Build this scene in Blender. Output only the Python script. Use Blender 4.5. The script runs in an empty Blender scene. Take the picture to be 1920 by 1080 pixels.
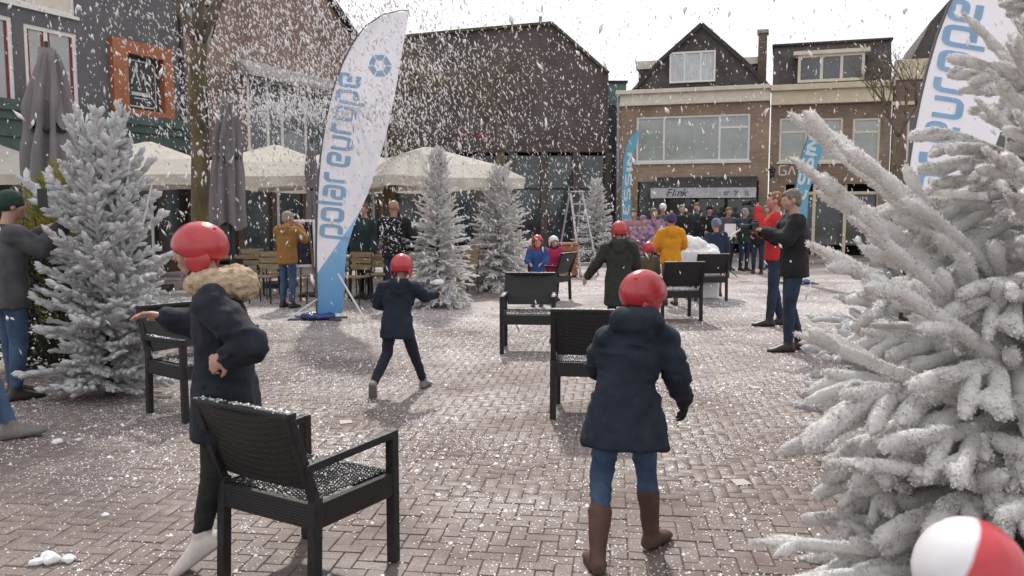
import bpy, bmesh, math, random, itertools
import numpy as np
from mathutils import Vector, Matrix, Euler
rad = math.radians
random.seed(7); RNG = np.random.default_rng(7)
sc = bpy.context.scene
COL = sc.collection

# ------------------------------------------------------------------ camera
FOC = 1550.0; PITCH = rad(5.34); CAMZ = 1.55
cd = bpy.data.cameras.new('camera'); cam = bpy.data.objects.new('camera', cd); COL.objects.link(cam)
cd.sensor_width = 36; cd.lens = 36 * FOC / 1920; cd.clip_start = 0.05; cd.clip_end = 2000
cam.location = (0, 0, CAMZ); cam.rotation_euler = (rad(90) - PITCH, 0, 0)
cd.dof.use_dof = True; cd.dof.focus_distance = 6.5; cd.dof.aperture_fstop = 5.6
sc.camera = cam

# ------------------------------------------------------------------ sky and sun
SUN_EL, SUN_AZ = 46, -4          # degrees; azimuth measured from +Y towards +X
w = bpy.data.worlds.new('World'); sc.world = w; w.use_nodes = True
nt = w.node_tree; nt.nodes.clear()
def wn(t, **k):
    n = nt.nodes.new(t)
    for a, b in k.items(): setattr(n, a, b)
    return n
out = wn('ShaderNodeOutputWorld'); mixs = wn('ShaderNodeMixShader')
sky = wn('ShaderNodeTexSky', sky_type='NISHITA', sun_disc=False, sun_elevation=rad(SUN_EL), sun_rotation=rad(SUN_AZ), air_density=1.0, dust_density=2.0)
b1 = wn('ShaderNodeBackground'); b1.inputs[1].default_value = 0.10
b2 = wn('ShaderNodeBackground'); b2.inputs[0].default_value = (0.99, 0.985, 1.0, 1); b2.inputs[1].default_value = 0.98
tc = wn('ShaderNodeTexCoord'); mp = wn('ShaderNodeMapping'); mp.inputs['Scale'].default_value = (1, 1, 2.6)
nz = wn('ShaderNodeTexNoise'); nz.inputs['Scale'].default_value = 2.3; nz.inputs['Detail'].default_value = 7; nz.inputs['Roughness'].default_value = 0.58
rp = wn('ShaderNodeValToRGB'); rp.color_ramp.elements[0].position = 0.33; rp.color_ramp.elements[0].color = (0.50,)*3+(1,)
rp.color_ramp.elements[1].position = 0.55; rp.color_ramp.elements[1].color = (1, 1, 1, 1)
L = nt.links.new
L(tc.outputs['Generated'], mp.inputs[0]); L(mp.outputs[0], nz.inputs['Vector']); L(nz.outputs['Fac'], rp.inputs[0])
L(sky.outputs[0], b1.inputs[0]); L(rp.outputs[0], mixs.inputs[0]); L(b1.outputs[0], mixs.inputs[1]); L(b2.outputs[0], mixs.inputs[2]); L(mixs.outputs[0], out.inputs[0])
sl = bpy.data.lights.new('sun', 'SUN'); sl.energy = 2.6; sl.angle = rad(2.5); sl.color = (1.0, 0.95, 0.88)
so = bpy.data.objects.new('sun', sl); COL.objects.link(so); so.rotation_euler = (-rad(90 - SUN_EL), 0, -rad(SUN_AZ)); so.location = (0, 20, 30)
sc.view_settings.view_transform = 'Standard'; sc.view_settings.look = 'None'; sc.view_settings.exposure = 0.26; sc.view_settings.gamma = 1
sc.view_settings.use_curve_mapping = False
sc.cycles.use_denoising = True; sc.cycles.max_bounces = 6; sc.cycles.transparent_max_bounces = 8
sc.cycles.caustics_reflective = False; sc.cycles.caustics_refractive = False; sc.cycles.sample_clamp_indirect = 6

# ------------------------------------------------------------------ pixels to places
CP, SP = math.cos(PITCH), math.sin(PITCH)
def ray(px, py):
    x = (px - 960) / FOC; y = (540 - py) / FOC
    return Vector((x, CP + y * SP, -SP + y * CP))
def G(px, py, z=0.0):                                    # the point of the ground under a pixel
    d = ray(px, py); k = (z - CAMZ) / d.z
    return Vector((d.x * k, d.y * k, z))
def D(px, py, Y):                                        # the point of a pixel's ray at distance Y
    d = ray(px, py); k = Y / d.y
    return Vector((d.x * k, Y, CAMZ + d.z * k))

# ------------------------------------------------------------------ noise
def _hash(i, j, k, s):
    h = (i.astype(np.int64) * 374761393 + j.astype(np.int64) * 668265263 + k.astype(np.int64) * 1274126177 + s * 974711) & 0x7fffffff
    h = ((h ^ (h >> 13)) * 1274126177) & 0x7fffffff
    return ((h ^ (h >> 16)) & 0xffff) / 65535.0
def vnoise(p, s=0):
    p = np.asarray(p, float); f = np.floor(p); t = p - f; t = t * t * (3 - 2 * t)
    i, j, k = f[:, 0], f[:, 1], f[:, 2]; r = 0
    for a in (0, 1):
        for b in (0, 1):
            for c in (0, 1):
                wgt = (t[:, 0] if a else 1 - t[:, 0]) * (t[:, 1] if b else 1 - t[:, 1]) * (t[:, 2] if c else 1 - t[:, 2])
                r = r + wgt * _hash(i + a, j + b, k + c, s)
    return r * 2 - 1

# ------------------------------------------------------------------ materials
MATS = {}
def mat(name, c, c2=None, scale=6.0, rough=0.75, bump=0.0, bscale=60.0, metal=0.0, spec=0.4, stretch=(1, 1, 1), world=False, trans=0.0, coat=0.0, lo=0.35, hi=0.65, sheen=0.0, wave=None, emit=None):
    if name in MATS: return MATS[name]
    m = bpy.data.materials.new(name); m.use_nodes = True; MATS[name] = m
    n = m.node_tree.nodes; l = m.node_tree.links.new; p = n['Principled BSDF']
    p.inputs['Roughness'].default_value = rough; p.inputs['Metallic'].default_value = metal
    p.inputs['Specular IOR Level'].default_value = spec; p.inputs['Coat Weight'].default_value = coat; p.inputs['Coat Roughness'].default_value = 0.12
    p.inputs['Sheen Weight'].default_value = sheen
    p.inputs['Base Color'].default_value = (*c, 1)
    if world: src = n.new('ShaderNodeNewGeometry').outputs['Position']
    else: src = n.new('ShaderNodeTexCoord').outputs['Object']
    mpn = n.new('ShaderNodeMapping'); mpn.inputs['Scale'].default_value = stretch; l(src, mpn.inputs[0])
    colour = None
    if c2 is not None:
        z = n.new('ShaderNodeTexNoise'); z.inputs['Scale'].default_value = scale; z.inputs['Detail'].default_value = 6; z.inputs['Roughness'].default_value = 0.6
        l(mpn.outputs[0], z.inputs['Vector'])
        r = n.new('ShaderNodeValToRGB'); r.color_ramp.elements[0].position = lo; r.color_ramp.elements[1].position = hi
        r.color_ramp.elements[0].color = (*c, 1); r.color_ramp.elements[1].color = (*c2, 1)
        l(z.outputs['Fac'], r.inputs[0]); colour = r.outputs[0]; l(colour, p.inputs['Base Color'])
    if bump:
        if wave:
            z2 = n.new('ShaderNodeTexWave'); z2.bands_direction = wave; z2.inputs['Scale'].default_value = bscale; z2.inputs['Distortion'].default_value = 1.5
            h = z2.outputs['Fac']
        else:
            z2 = n.new('ShaderNodeTexNoise'); z2.inputs['Scale'].default_value = bscale; z2.inputs['Detail'].default_value = 4; h = z2.outputs['Fac']
        l(mpn.outputs[0], z2.inputs['Vector'])
        b = n.new('ShaderNodeBump'); b.inputs['Strength'].default_value = bump; b.inputs['Distance'].default_value = 0.01
        l(h, b.inputs['Height']); l(b.outputs[0], p.inputs['Normal'])
    if trans:
        t = n.new('ShaderNodeBsdfTranslucent'); t.inputs[0].default_value = (*(c2 or c), 1)
        if colour: l(colour, t.inputs[0])
        mx = n.new('ShaderNodeMixShader'); mx.inputs[0].default_value = trans
        l(p.outputs[0], mx.inputs[1]); l(t.outputs[0], mx.inputs[2]); l(mx.outputs[0], n['Material Output'].inputs[0])
    if emit: p.inputs['Emission Color'].default_value = (*emit[:3], 1); p.inputs['Emission Strength'].default_value = emit[3]
    return m
def brickmat(name, c1, c2, mortar, sx=0.21, sz=0.065):
    m = bpy.data.materials.new(name); m.use_nodes = True; MATS[name] = m
    n = m.node_tree.nodes; l = m.node_tree.links.new; p = n['Principled BSDF']; p.inputs['Roughness'].default_value = 0.85
    t = n.new('ShaderNodeTexCoord'); s = n.new('ShaderNodeSeparateXYZ'); cb = n.new('ShaderNodeCombineXYZ')
    add = n.new('ShaderNodeMath'); add.operation = 'ADD'
    l(t.outputs['Object'], s.inputs[0]); l(s.outputs[0], add.inputs[0]); l(s.outputs[1], add.inputs[1]); l(add.outputs[0], cb.inputs[0]); l(s.outputs[2], cb.inputs[1])
    b = n.new('ShaderNodeTexBrick'); b.inputs['Scale'].default_value = 1.0; b.inputs['Brick Width'].default_value = sx; b.inputs['Row Height'].default_value = sz
    b.inputs['Mortar Size'].default_value = 0.008; b.inputs['Color1'].default_value = (*c1, 1); b.inputs['Color2'].default_value = (*c2, 1); b.inputs['Mortar'].default_value = (*mortar, 1)
    l(cb.outputs[0], b.inputs['Vector'])
    z = n.new('ShaderNodeTexNoise'); z.inputs['Scale'].default_value = 0.9; z.inputs['Detail'].default_value = 6; l(t.outputs['Object'], z.inputs['Vector'])
    r = n.new('ShaderNodeMapRange'); r.inputs[1].default_value = 0.3; r.inputs[2].default_value = 0.7; r.inputs[3].default_value = 0.7; r.inputs[4].default_value = 1.2; l(z.outputs['Fac'], r.inputs[0])
    mx = n.new('ShaderNodeMix'); mx.data_type = 'RGBA'; mx.blend_type = 'MULTIPLY'; mx.inputs[0].default_value = 1
    l(b.outputs['Color'], mx.inputs[6]); l(r.outputs[0], mx.inputs[7]); l(mx.outputs[2], p.inputs['Base Color'])
    bp = n.new('ShaderNodeBump'); bp.inputs['Strength'].default_value = 0.5; bp.inputs['Distance'].default_value = 0.01; bp.invert = True
    l(b.outputs['Fac'], bp.inputs['Height']); l(bp.outputs[0], p.inputs['Normal'])
    return m

# ------------------------------------------------------------------ mesh collecting
def fr(d):
    d = d.normalized(); a = Vector((0, 0, 1)) if abs(d.z) < 0.9 else Vector((1, 0, 0))
    x = a.cross(d).normalized(); return x, d.cross(x)
class MB:
    def __init__(s): s.v = []; s.f = []; s.m = []
    def add(s, v, f, mi=0):
        o = len(s.v); s.v.extend(tuple(q) for q in v); s.f.extend(tuple(i + o for i in q) for q in f); s.m.extend([mi] * len(f)); return s
    def box(s, c, d, rz=0.0, mi=0, M=None):
        a, b, h = d[0] / 2, d[1] / 2, d[2] / 2
        v = [Vector((x * a, y * b, z * h)) for z in (-1, 1) for y in (-1, 1) for x in (-1, 1)]
        T = M if M is not None else Matrix.Rotation(rz, 3, 'Z')
        c = Vector(c)
        return s.add([T @ q + c for q in v], [(0, 2, 3, 1), (4, 5, 7, 6), (0, 1, 5, 4), (2, 6, 7, 3), (0, 4, 6, 2), (1, 3, 7, 5)], mi)
    def span(s, a, b, mi=0):
        return s.box([(p + q) / 2 for p, q in zip(a, b)], [abs(p - q) for p, q in zip(a, b)], 0, mi)
    def beam(s, a, b, wd, ht, mi=0, up=(0, 0, 1)):
        a, b = Vector(a), Vector(b); d = (b - a); Ln = d.length; d.normalize(); u = Vector(up)
        x = d.cross(u)
        if x.length < 1e-4: x = Vector((1, 0, 0))
        x.normalize(); u = x.cross(d).normalized()
        M = Matrix((x, d, u)).transposed()
        return s.box((a + b) / 2, (wd, Ln, ht), 0, mi, M)
    def tube(s, pts, rs, n=8, mi=0, caps=True):
        pts = [Vector(p) for p in pts]
        if not hasattr(rs, '__len__'): rs = [rs] * len(pts)
        v = []; x = None
        for i, p in enumerate(pts):
            d = (pts[min(i + 1, len(pts) - 1)] - pts[max(i - 1, 0)])
            if d.length < 1e-9: d = Vector((0, 0, 1))
            d.normalize()
            if x is None: x, y = fr(d)
            else:
                x = (x - d * x.dot(d)); x = x.normalized() if x.length > 1e-6 else fr(d)[0]; y = d.cross(x)
            for k in range(n):
                a = 2 * math.pi * k / n; v.append(p + (x * math.cos(a) + y * math.sin(a)) * rs[i])
        f = [(i * n + k, i * n + (k + 1) % n, (i + 1) * n + (k + 1) % n, (i + 1) * n + k) for i in range(len(pts) - 1) for k in range(n)]
        if caps: f += [tuple(range(n))[::-1], tuple((len(pts) - 1) * n + k for k in range(n))]
        return s.add(v, f, mi)
    def ell(s, c, r, M=None, nu=14, nv=9, mi=0):
        c = Vector(c); v = []
        if not hasattr(r, '__len__'): r = (r, r, r)
        for j in range(1, nv):
            th = math.pi * j / nv
            for i in range(nu):
                a = 2 * math.pi * i / nu; v.append(Vector((r[0] * math.sin(th) * math.cos(a), r[1] * math.sin(th) * math.sin(a), r[2] * math.cos(th))))
        v += [Vector((0, 0, r[2])), Vector((0, 0, -r[2]))]
        f = [(j * nu + i, (j + 1) * nu + i, (j + 1) * nu + (i + 1) % nu, j * nu + (i + 1) % nu) for j in range(nv - 2) for i in range(nu)]
        t, b = len(v) - 2, len(v) - 1
        f += [(t, i, (i + 1) % nu) for i in range(nu)] + [(b, (nv - 2) * nu + (i + 1) % nu, (nv - 2) * nu + i) for i in range(nu)]
        if M is not None: v = [M @ q for q in v]
        return s.add([q + c for q in v], f, mi)
    def prism(s, poly, y0, y1, mi=0):                      # polygon in x-z, pushed along y
        n = len(poly); v = [(x, y0, z) for x, z in poly] + [(x, y1, z) for x, z in poly]
        f = [tuple(range(n)), tuple(range(2 * n - 1, n - 1, -1))] + [(i, n + i, n + (i + 1) % n, (i + 1) % n) for i in range(n)]
        return s.add(v, f, mi)
    def lathe(s, prof, n=16, c=(0, 0, 0), mi=0):
        v = [(c[0] + r * math.cos(2 * math.pi * k / n), c[1] + r * math.sin(2 * math.pi * k / n), c[2] + z) for r, z in prof for k in range(n)]
        f = [(i * n + k, i * n + (k + 1) % n, (i + 1) * n + (k + 1) % n, (i + 1) * n + k) for i in range(len(prof) - 1) for k in range(n)]
        f += [tuple(range(n))[::-1], tuple((len(prof) - 1) * n + k for k in range(n))]
        return s.add(v, f, mi)
    def limb(s, pts, rs, n=12):                            # rounded chain for the remesher
        for i, p in enumerate(pts): s.ell(p, rs[i], nu=n, nv=8)
        for i in range(len(pts) - 1): s.tube([pts[i], pts[i + 1]], [rs[i], rs[i + 1]], n)
        return s
    def loft(s, rings, n=18):                              # rings of (centre, right vector, half width, half depth)
        v = []
        for i, (c, rv, rx, ry) in enumerate(rings):
            a = Vector(rings[min(i + 1, len(rings) - 1)][0]) - Vector(rings[max(i - 1, 0)][0]); a.normalize()
            rv = (rv - a * rv.dot(a)).normalized(); fv = a.cross(rv)
            for k in range(n):
                t = 2 * math.pi * k / n; v.append(Vector(c) + rv * rx * math.cos(t) + fv * ry * math.sin(t))
        m = len(rings)
        f = [(i * n + k, i * n + (k + 1) % n, (i + 1) * n + (k + 1) % n, (i + 1) * n + k) for i in range(m - 1) for k in range(n)]
        f += [tuple(range(n))[::-1], tuple((m - 1) * n + k for k in range(n))]
        return s.add(v, f)
    def mesh(s, name, mats, smooth=False):
        me = bpy.data.meshes.new(name); me.from_pydata(s.v, [], s.f)
        for q in (mats if isinstance(mats, (list, tuple)) else [mats]): me.materials.append(q)
        if any(s.m): me.polygons.foreach_set('material_index', s.m)
        if smooth: me.polygons.foreach_set('use_smooth', [True] * len(s.f))
        me.update(); return me
    def build(s, name, mats, parent=None, smooth=False, bevel=0.0, recalc=True):
        me = s.mesh(name, mats, smooth)
        if bevel or recalc:
            bm = bmesh.new(); bm.from_mesh(me)
            bmesh.ops.recalc_face_normals(bm, faces=bm.faces)
            if bevel: bmesh.ops.bevel(bm, geom=[e for e in bm.edges if len(e.link_faces) == 2 and e.calc_face_angle(0) > 0.6], offset=bevel, segments=2, affect='EDGES', profile=0.6)
            bm.to_mesh(me); bm.free()
        return link(name, me, parent)
def link(name, me, parent=None, loc=None):
    o = bpy.data.objects.new(name, me); COL.objects.link(o)
    if parent is not None: o.parent = parent
    if loc is not None: o.location = loc
    return o
def tag(o, label, cat=None, group=None, kind=None):
    if label: o['label'] = label
    if cat: o['category'] = cat
    if group: o['group'] = group
    if kind: o['kind'] = kind
    return o
def thing(name, label, cat, loc=(0, 0, 0), rz=0.0, group=None):
    o = bpy.data.objects.new(name, None); COL.objects.link(o); o.location = loc; o.rotation_euler = (0, 0, rz); o.empty_display_size = 0.2
    return tag(o, label, cat, group)
def dup(root, loc, rz, label, group=None):
    r = root.copy(); COL.objects.link(r); r.location = loc; r.rotation_euler = (0, 0, rz); r['label'] = label
    if group: r['group'] = group
    for ch in list(root.children):
        c = ch.copy(); COL.objects.link(c); c.parent = r
        for g in list(ch.children):
            d = g.copy(); COL.objects.link(d); d.parent = c
    return r
def remesh(mb, name, m, parent, vox, smooth=4, deci=1.0, wr=0.0, wscale=(9, 9, 22), seed=0):
    me = bpy.data.meshes.new('tmp'); me.from_pydata(mb.v, [], mb.f); o = bpy.data.objects.new('tmp', me); COL.objects.link(o)
    q = o.modifiers.new('r', 'REMESH'); q.mode = 'VOXEL'; q.voxel_size = vox
    if smooth: q = o.modifiers.new('s', 'SMOOTH'); q.factor = 0.5; q.iterations = smooth
    if deci < 1: q = o.modifiers.new('d', 'DECIMATE'); q.ratio = deci
    dg = bpy.context.evaluated_depsgraph_get(); ev = o.evaluated_get(dg); me2 = bpy.data.meshes.new_from_object(ev)
    bpy.data.objects.remove(o); bpy.data.meshes.remove(me)
    n = len(me2.vertices)
    if wr and n:
        co = np.empty(n * 3); me2.vertices.foreach_get('co', co); co = co.reshape(-1, 3); nr = np.empty(n * 3); me2.vertices.foreach_get('normal', nr); nr = nr.reshape(-1, 3)
        q = co * np.array(wscale); q[:, 0] += 1.5 * vnoise(co * 5, 3); q[:, 2] += 2.0 * vnoise(co * 4, 5)
        a = vnoise(q, seed) ; b = vnoise(q * 2.1, seed + 1)
        h = (1 - np.abs(a)) * 1.1 - 0.5 + 0.35 * b
        co = co + nr * (h * wr)[:, None]; me2.vertices.foreach_set('co', co.ravel())
    me2.name = name; me2.materials.clear(); me2.materials.append(m)
    me2.polygons.foreach_set('use_smooth', [True] * len(me2.polygons)); me2.update()
    return link(name, me2, parent)
def textmesh(txt, size=1.0, shear=0.0):
    cu = bpy.data.curves.new('t', 'FONT'); cu.body = txt; cu.size = size; cu.shear = shear
    o = bpy.data.objects.new('t', cu); COL.objects.link(o); dg = bpy.context.evaluated_depsgraph_get()
    me = bpy.data.meshes.new_from_object(o.evaluated_get(dg)); v = [tuple(q.co) for q in me.vertices]; f = [tuple(p.vertices) for p in me.polygons]
    bpy.data.objects.remove(o); bpy.data.meshes.remove(me); return v, f
# rounded stroke letters
GLY = {'o': ([(0, .5), (0, 1), (1, 1), (1, 0), (0, 0), (0, .5)], 1), 'p': ([(0, -.5), (0, 1), (1, 1), (1, 0), (.28, 0)], 1), 'l': ([(0, 0), (0, 1.45)], 0),
       'a': ([(.08, 1), (1, 1), (1, 0), (0, 0), (0, .55), (.72, .55)], 1), 'r': ([(0, 0), (0, 1), (.72, 1)], .72), 'e': ([(.95, 0), (0, 0), (0, 1), (1, 1), (1, .48), (.35, .48)], 1),
       'u': ([(0, 1), (0, 0), (1, 0), (1, 1)], 1), 's': ([(1, 1), (0, 1), (0, .5), (1, .5), (1, 0), (0, 0)], 1), 'n': ([(0, 0), (0, 1), (1, 1), (1, 0)], 1),
       'N': ([(0, 0), (0, 1.3), (.9, 0), (.9, 1.3)], .9), 'E': ([(.8, 0), (0, 0), (0, .65), (.7, .65), (0, .65), (0, 1.3), (.8, 1.3)], .8), 'S': ([(.9, 1.3), (0, 1.3), (0, .65), (.9, .65), (.9, 0), (0, 0)], .9),
       'I': ([(0, 0), (0, 1.3)], 0), 'A': ([(0, 0), (.45, 1.3), (.9, 0)], .9), 'Y': ([(0, 1.3), (.45, .6), (.45, 0)], .9), 'M': ([(0, 0), (0, 1.3), (.5, .5), (1, 1.3), (1, 0)], 1), 'G': ([(.9, 1.3), (0, 1.3), (0, 0), (.9, 0), (.9, .6), (.5, .6)], .9), 'U': ([(0, 1.3), (0, 0), (.9, 0), (.9, 1.3)], .9)}
def stroke(pts, wd, rr=0.26):
    P = [Vector((x, y)) for x, y in pts]; path = [P[0]]
    for i in range(1, len(P) - 1):
        a, b, c = P[i - 1], P[i], P[i + 1]; u = (a - b); v = (c - b); r = min(rr, u.length / 2, v.length / 2)
        p, q = b + u.normalized() * r, b + v.normalized() * r
        for t in np.linspace(0, 1, 6): path.append(p * (1 - t) ** 2 + b * 2 * t * (1 - t) + q * t * t)
    path.append(P[-1]); res = [path[0]]
    for q in path[1:]:
        d = (q - res[-1]).length
        if d < 1e-4: continue
        k = max(1, int(d / 0.3)); a = res[-1]
        for t in range(1, k + 1): res.append(a.lerp(q, t / k))
    v = []; f = []
    for i, p in enumerate(res):
        d = (res[min(i + 1, len(res) - 1)] - res[max(i - 1, 0)]).normalized(); nn = Vector((-d.y, d.x)) * wd / 2
        v += [p + nn, p - nn]
    f = [(2 * i, 2 * i + 1, 2 * i + 3, 2 * i + 2) for i in range(len(res) - 1)]
    return v, f
def letters(txt, wd=0.26, gap=0.42, space=0.5, rr=0.26):
    x = 0; v = []; f = []
    for ch in txt:
        if ch == ' ': x += space; continue
        pts, wid = GLY[ch]; a, b = stroke(pts, wd, rr); o = len(v)
        v += [(p.x + x, p.y) for p in a]; f += [tuple(i + o for i in q) for q in b]; x += wid + gap
    return v, f, x - gap

# ================================================================== MATERIALS
def paving_mat(name, bricktex):
    m = bpy.data.materials.new(name); m.use_nodes = True; n = m.node_tree.nodes; l = m.node_tree.links.new; p = n['Principled BSDF']
    g = n.new('ShaderNodeNewGeometry').outputs['Position']
    def noise(s, d=4, r=0.6):
        z = n.new('ShaderNodeTexNoise'); z.inputs['Scale'].default_value = s; z.inputs['Detail'].default_value = d; z.inputs['Roughness'].default_value = r; l(g, z.inputs['Vector']); return z.outputs['Fac']
    def rng(f, a, b, c, d):
        z = n.new('ShaderNodeMapRange'); z.inputs[1].default_value = a; z.inputs[2].default_value = b; z.inputs[3].default_value = c; z.inputs[4].default_value = d; l(f, z.inputs[0]); return z.outputs[0]
    def mix(f, a, b, bt='MIX'):
        z = n.new('ShaderNodeMix'); z.data_type = 'RGBA'; z.blend_type = bt
        for k, q in ((0, f), (6, a), (7, b)):
            if hasattr(q, 'links'): l(q, z.inputs[k])
            elif k == 0: z.inputs[0].default_value = q
            else: z.inputs[k].default_value = (*q, 1)
        return z.outputs[2]
    col = mix(rng(noise(7.5, 2), .36, .64, 0, 1), (0.128, 0.086, 0.069), (0.186, 0.134, 0.114))
    col = mix(rng(noise(45, 5), .3, .7, 0, .5), col, (0.10, 0.082, 0.076))
    if bricktex:
        mp = n.new('ShaderNodeMapping'); mp.inputs['Rotation'].default_value = (0, 0, rad(50)); l(g, mp.inputs[0])
        b = n.new('ShaderNodeTexBrick'); b.inputs['Scale'].default_value = 1; b.inputs['Brick Width'].default_value = .2; b.inputs['Row Height'].default_value = .1; b.inputs['Mortar Size'].default_value = .008
        b.inputs['Color1'].default_value = (0.7,)*3+(1,); b.inputs['Color2'].default_value = (1.15,)*3+(1,); b.inputs['Mortar'].default_value = (.45,)*3+(1,); l(mp.outputs[0], b.inputs['Vector'])
        col = mix(1.0, col, b.outputs['Color'], 'MULTIPLY')
    # wet foam residue: speckles, thicker in patches of their own
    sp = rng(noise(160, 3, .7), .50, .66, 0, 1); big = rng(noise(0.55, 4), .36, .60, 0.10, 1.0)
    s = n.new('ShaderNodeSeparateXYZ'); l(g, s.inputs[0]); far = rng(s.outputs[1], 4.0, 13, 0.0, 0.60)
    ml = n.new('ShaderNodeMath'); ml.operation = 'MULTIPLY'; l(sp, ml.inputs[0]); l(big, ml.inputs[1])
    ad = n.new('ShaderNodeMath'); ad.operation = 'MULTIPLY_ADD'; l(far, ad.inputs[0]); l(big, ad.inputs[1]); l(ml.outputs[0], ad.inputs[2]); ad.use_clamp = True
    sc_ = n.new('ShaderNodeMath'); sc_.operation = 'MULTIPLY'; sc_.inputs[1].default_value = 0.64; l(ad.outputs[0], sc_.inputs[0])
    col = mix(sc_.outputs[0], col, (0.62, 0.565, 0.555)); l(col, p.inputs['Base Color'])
    l(rng(noise(1.3), .35, .65, .42, .85), p.inputs['Roughness'])
    bp = n.new('ShaderNodeBump'); bp.inputs['Strength'].default_value = .5; bp.inputs['Distance'].default_value = .006; l(noise(120, 5), bp.inputs['Height']); l(bp.outputs[0], p.inputs['Normal'])
    return m
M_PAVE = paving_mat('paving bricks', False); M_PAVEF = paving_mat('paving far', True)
M_SAND = mat('joint sand', (.10, .076, .066), (.24, .205, .19), 40, .95, world=True)
M_FLAKE = mat('foam flake', (.86, .85, .88), rough=.8)
M_SNOW = mat('foam heap', (.82, .81, .83), (.9, .9, .92), 30, .85, .5, 90)
M_WHITE = mat('white paint', (.72, .70, .68), (.82, .80, .77), 5, .5, .1, 40)
M_CREAM = mat('cream paint', (.62, .57, .47), (.72, .67, .57), 3, .6, .1, 30)
M_CREAM2 = mat('ochre cream paint', (.56, .49, .35), (.65, .58, .43), 3, .6, .1, 30)
M_DARKWOOD = mat('dark timber', (.030, .026, .024), (.06, .05, .045), 9, .6, .2, 30)
M_PANE = mat('window glass with painted sky reflection', (.30, .33, .315), (.40, .425, .40), 1.2, .06, spec=.8)  # pale base colour stands in for sky reflected in the panes
M_PANED = mat('dark window glass', (.050, .058, .062), (.10, .11, .115), .8, .05, spec=.8)
M_CURT = mat('net curtain glass', (.40, .43, .45), (.62, .64, .66), 6, .25, stretch=(4, 1, .4))
M_TILE = mat('dark roof tile', (.062, .054, .053), (.115, .100, .096), 2.5, .75, .9, 7, wave='Z')
M_TILEB = mat('brown tile cladding', (.098, .080, .074), (.160, .134, .126), 1.1, .85, .9, 6, wave='Z')
M_BRICKA = brickmat('ochre brick', (.30, .205, .135), (.37, .26, .18), (.32, .27, .21))
M_BRICKB = brickmat('brown brick', (.215, .145, .105), (.28, .195, .145), (.25, .21, .17))
M_BRICKR = brickmat('red brown brick', (.17, .108, .082), (.22, .145, .112), (.19, .16, .145))
M_GREY = mat('grey render', (.115, .113, .120), (.155, .153, .160), 1.2, .85, .25, 45)
M_GREEN = mat('green fascia paint', (.055, .088, .080), (.095, .135, .122), 2, .45)
M_GREENL = mat('pale green panel', (.16, .26, .25), (.22, .32, .30), 2, .5)
M_ORANGE = mat('rust orange surround', (.34, .12, .055), (.42, .165, .08), 3, .6, .2, 20)
M_RED = mat('dark red timber', (.20, .022, .024), (.26, .035, .035), 8, .5)
M_SIGNRED = mat('red sign letters', (.30, .02, .03), rough=.5)
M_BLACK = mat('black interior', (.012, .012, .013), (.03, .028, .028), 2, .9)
M_ZINC = mat('zinc', (.22, .22, .23), (.32, .32, .33), 6, .5, metal=.3)
M_IRON = mat('black iron', (.018, .018, .020), (.035, .034, .034), 20, .5, spec=.5)

# ================================================================== GROUND
mb = MB(); X0, X1, Y0, Y1 = -7.0, 7.0, 2.2, 12.4; B = 160.0
xs = [-B, X0, X1, B]; ys = [-40, Y0, Y1, 220]
for i in range(3):
    for j in range(3):
        if (i, j) == (1, 1): continue
        mb.add([(xs[i], ys[j], -.004), (xs[i + 1], ys[j], -.004), (xs[i + 1], ys[j + 1], -.004), (xs[i], ys[j + 1], -.004)], [(0, 1, 2, 3)])
ground = tag(mb.build('square_paving', M_PAVEF, recalc=False), 'brick paved town square dusted with white foam snow', None, None, 'structure')
mb = MB(); mb.add([(X0 - .3, Y0 - .3, -.0075), (X1 + .3, Y0 - .3, -.0075), (X1 + .3, Y1 + .3, -.0075), (X0 - .3, Y1 + .3, -.0075)], [(0, 1, 2, 3)])
mb.build('joint_sand', M_SAND, ground, recalc=False)
BL, BW, JT = .160, .080, .003
def brick_verts(lx, ly):
    a, b = lx / 2 - JT / 2, ly / 2 - JT / 2; e = .0035; v = []
    for z, q in ((-.045, 0), (-.004, 0), (0, e)):
        v += [(-a + q, -b + q, z), (a - q, -b + q, z), (a - q, b - q, z), (-a + q, b - q, z)]
    f = [(8, 9, 10, 11)]
    for k in (0, 4): f += [(k + i, k + (i + 1) % 4, k + 4 + (i + 1) % 4, k + 4 + i) for i in range(4)]
    return np.array(v), f
bv, bf = brick_verts(BL, BW)
brick_me = bpy.data.meshes.new('brick'); brick_me.from_pydata(bv.tolist(), [], bf); brick_me.materials.append(M_PAVE)
rot = rad(-7); cr, sr_ = math.cos(rot), math.sin(rot); bricks = []
for i in range(-190, 191):
    for j in range(-40, 190):
        k = (i - j) % 4
        if k == 0: c = ((i + 1) * BW, (j + .5) * BW, 0)
        elif k == 3: c = ((i + .5) * BW, (j + 1) * BW, 1)
        else: continue
        x, y = c[0] * cr - c[1] * sr_, c[0] * sr_ + c[1] * cr
        if X0 < x < X1 and Y0 < y < Y1: bricks.append((x, y, c[2]))
inview = sorted([b for b in bricks if abs(b[0] / b[1]) < .66 and b[1] > 3.3], key=lambda b: b[1] ** 2 + b[0] ** 2)[:300]
near = set(inview)
for x, y, q in inview:
    o = link('brick', brick_me, ground, (x, y, random.uniform(-.0025, .0025))); o.rotation_euler = (random.gauss(0, .006), random.gauss(0, .006), rot + q * math.pi / 2 + random.gauss(0, .008))
rest = [b for b in bricks if b not in near]; N = len(rest)
ra = np.array([(x, y) for x, y, q in rest]); an = np.array([rot + q * math.pi / 2 for x, y, q in rest]) + RNG.normal(0, .008, N)
V = np.empty((N, 12, 3)); V[:, :, 0] = bv[None, :, 0] * np.cos(an)[:, None] - bv[None, :, 1] * np.sin(an)[:, None] + ra[:, None, 0]
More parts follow.
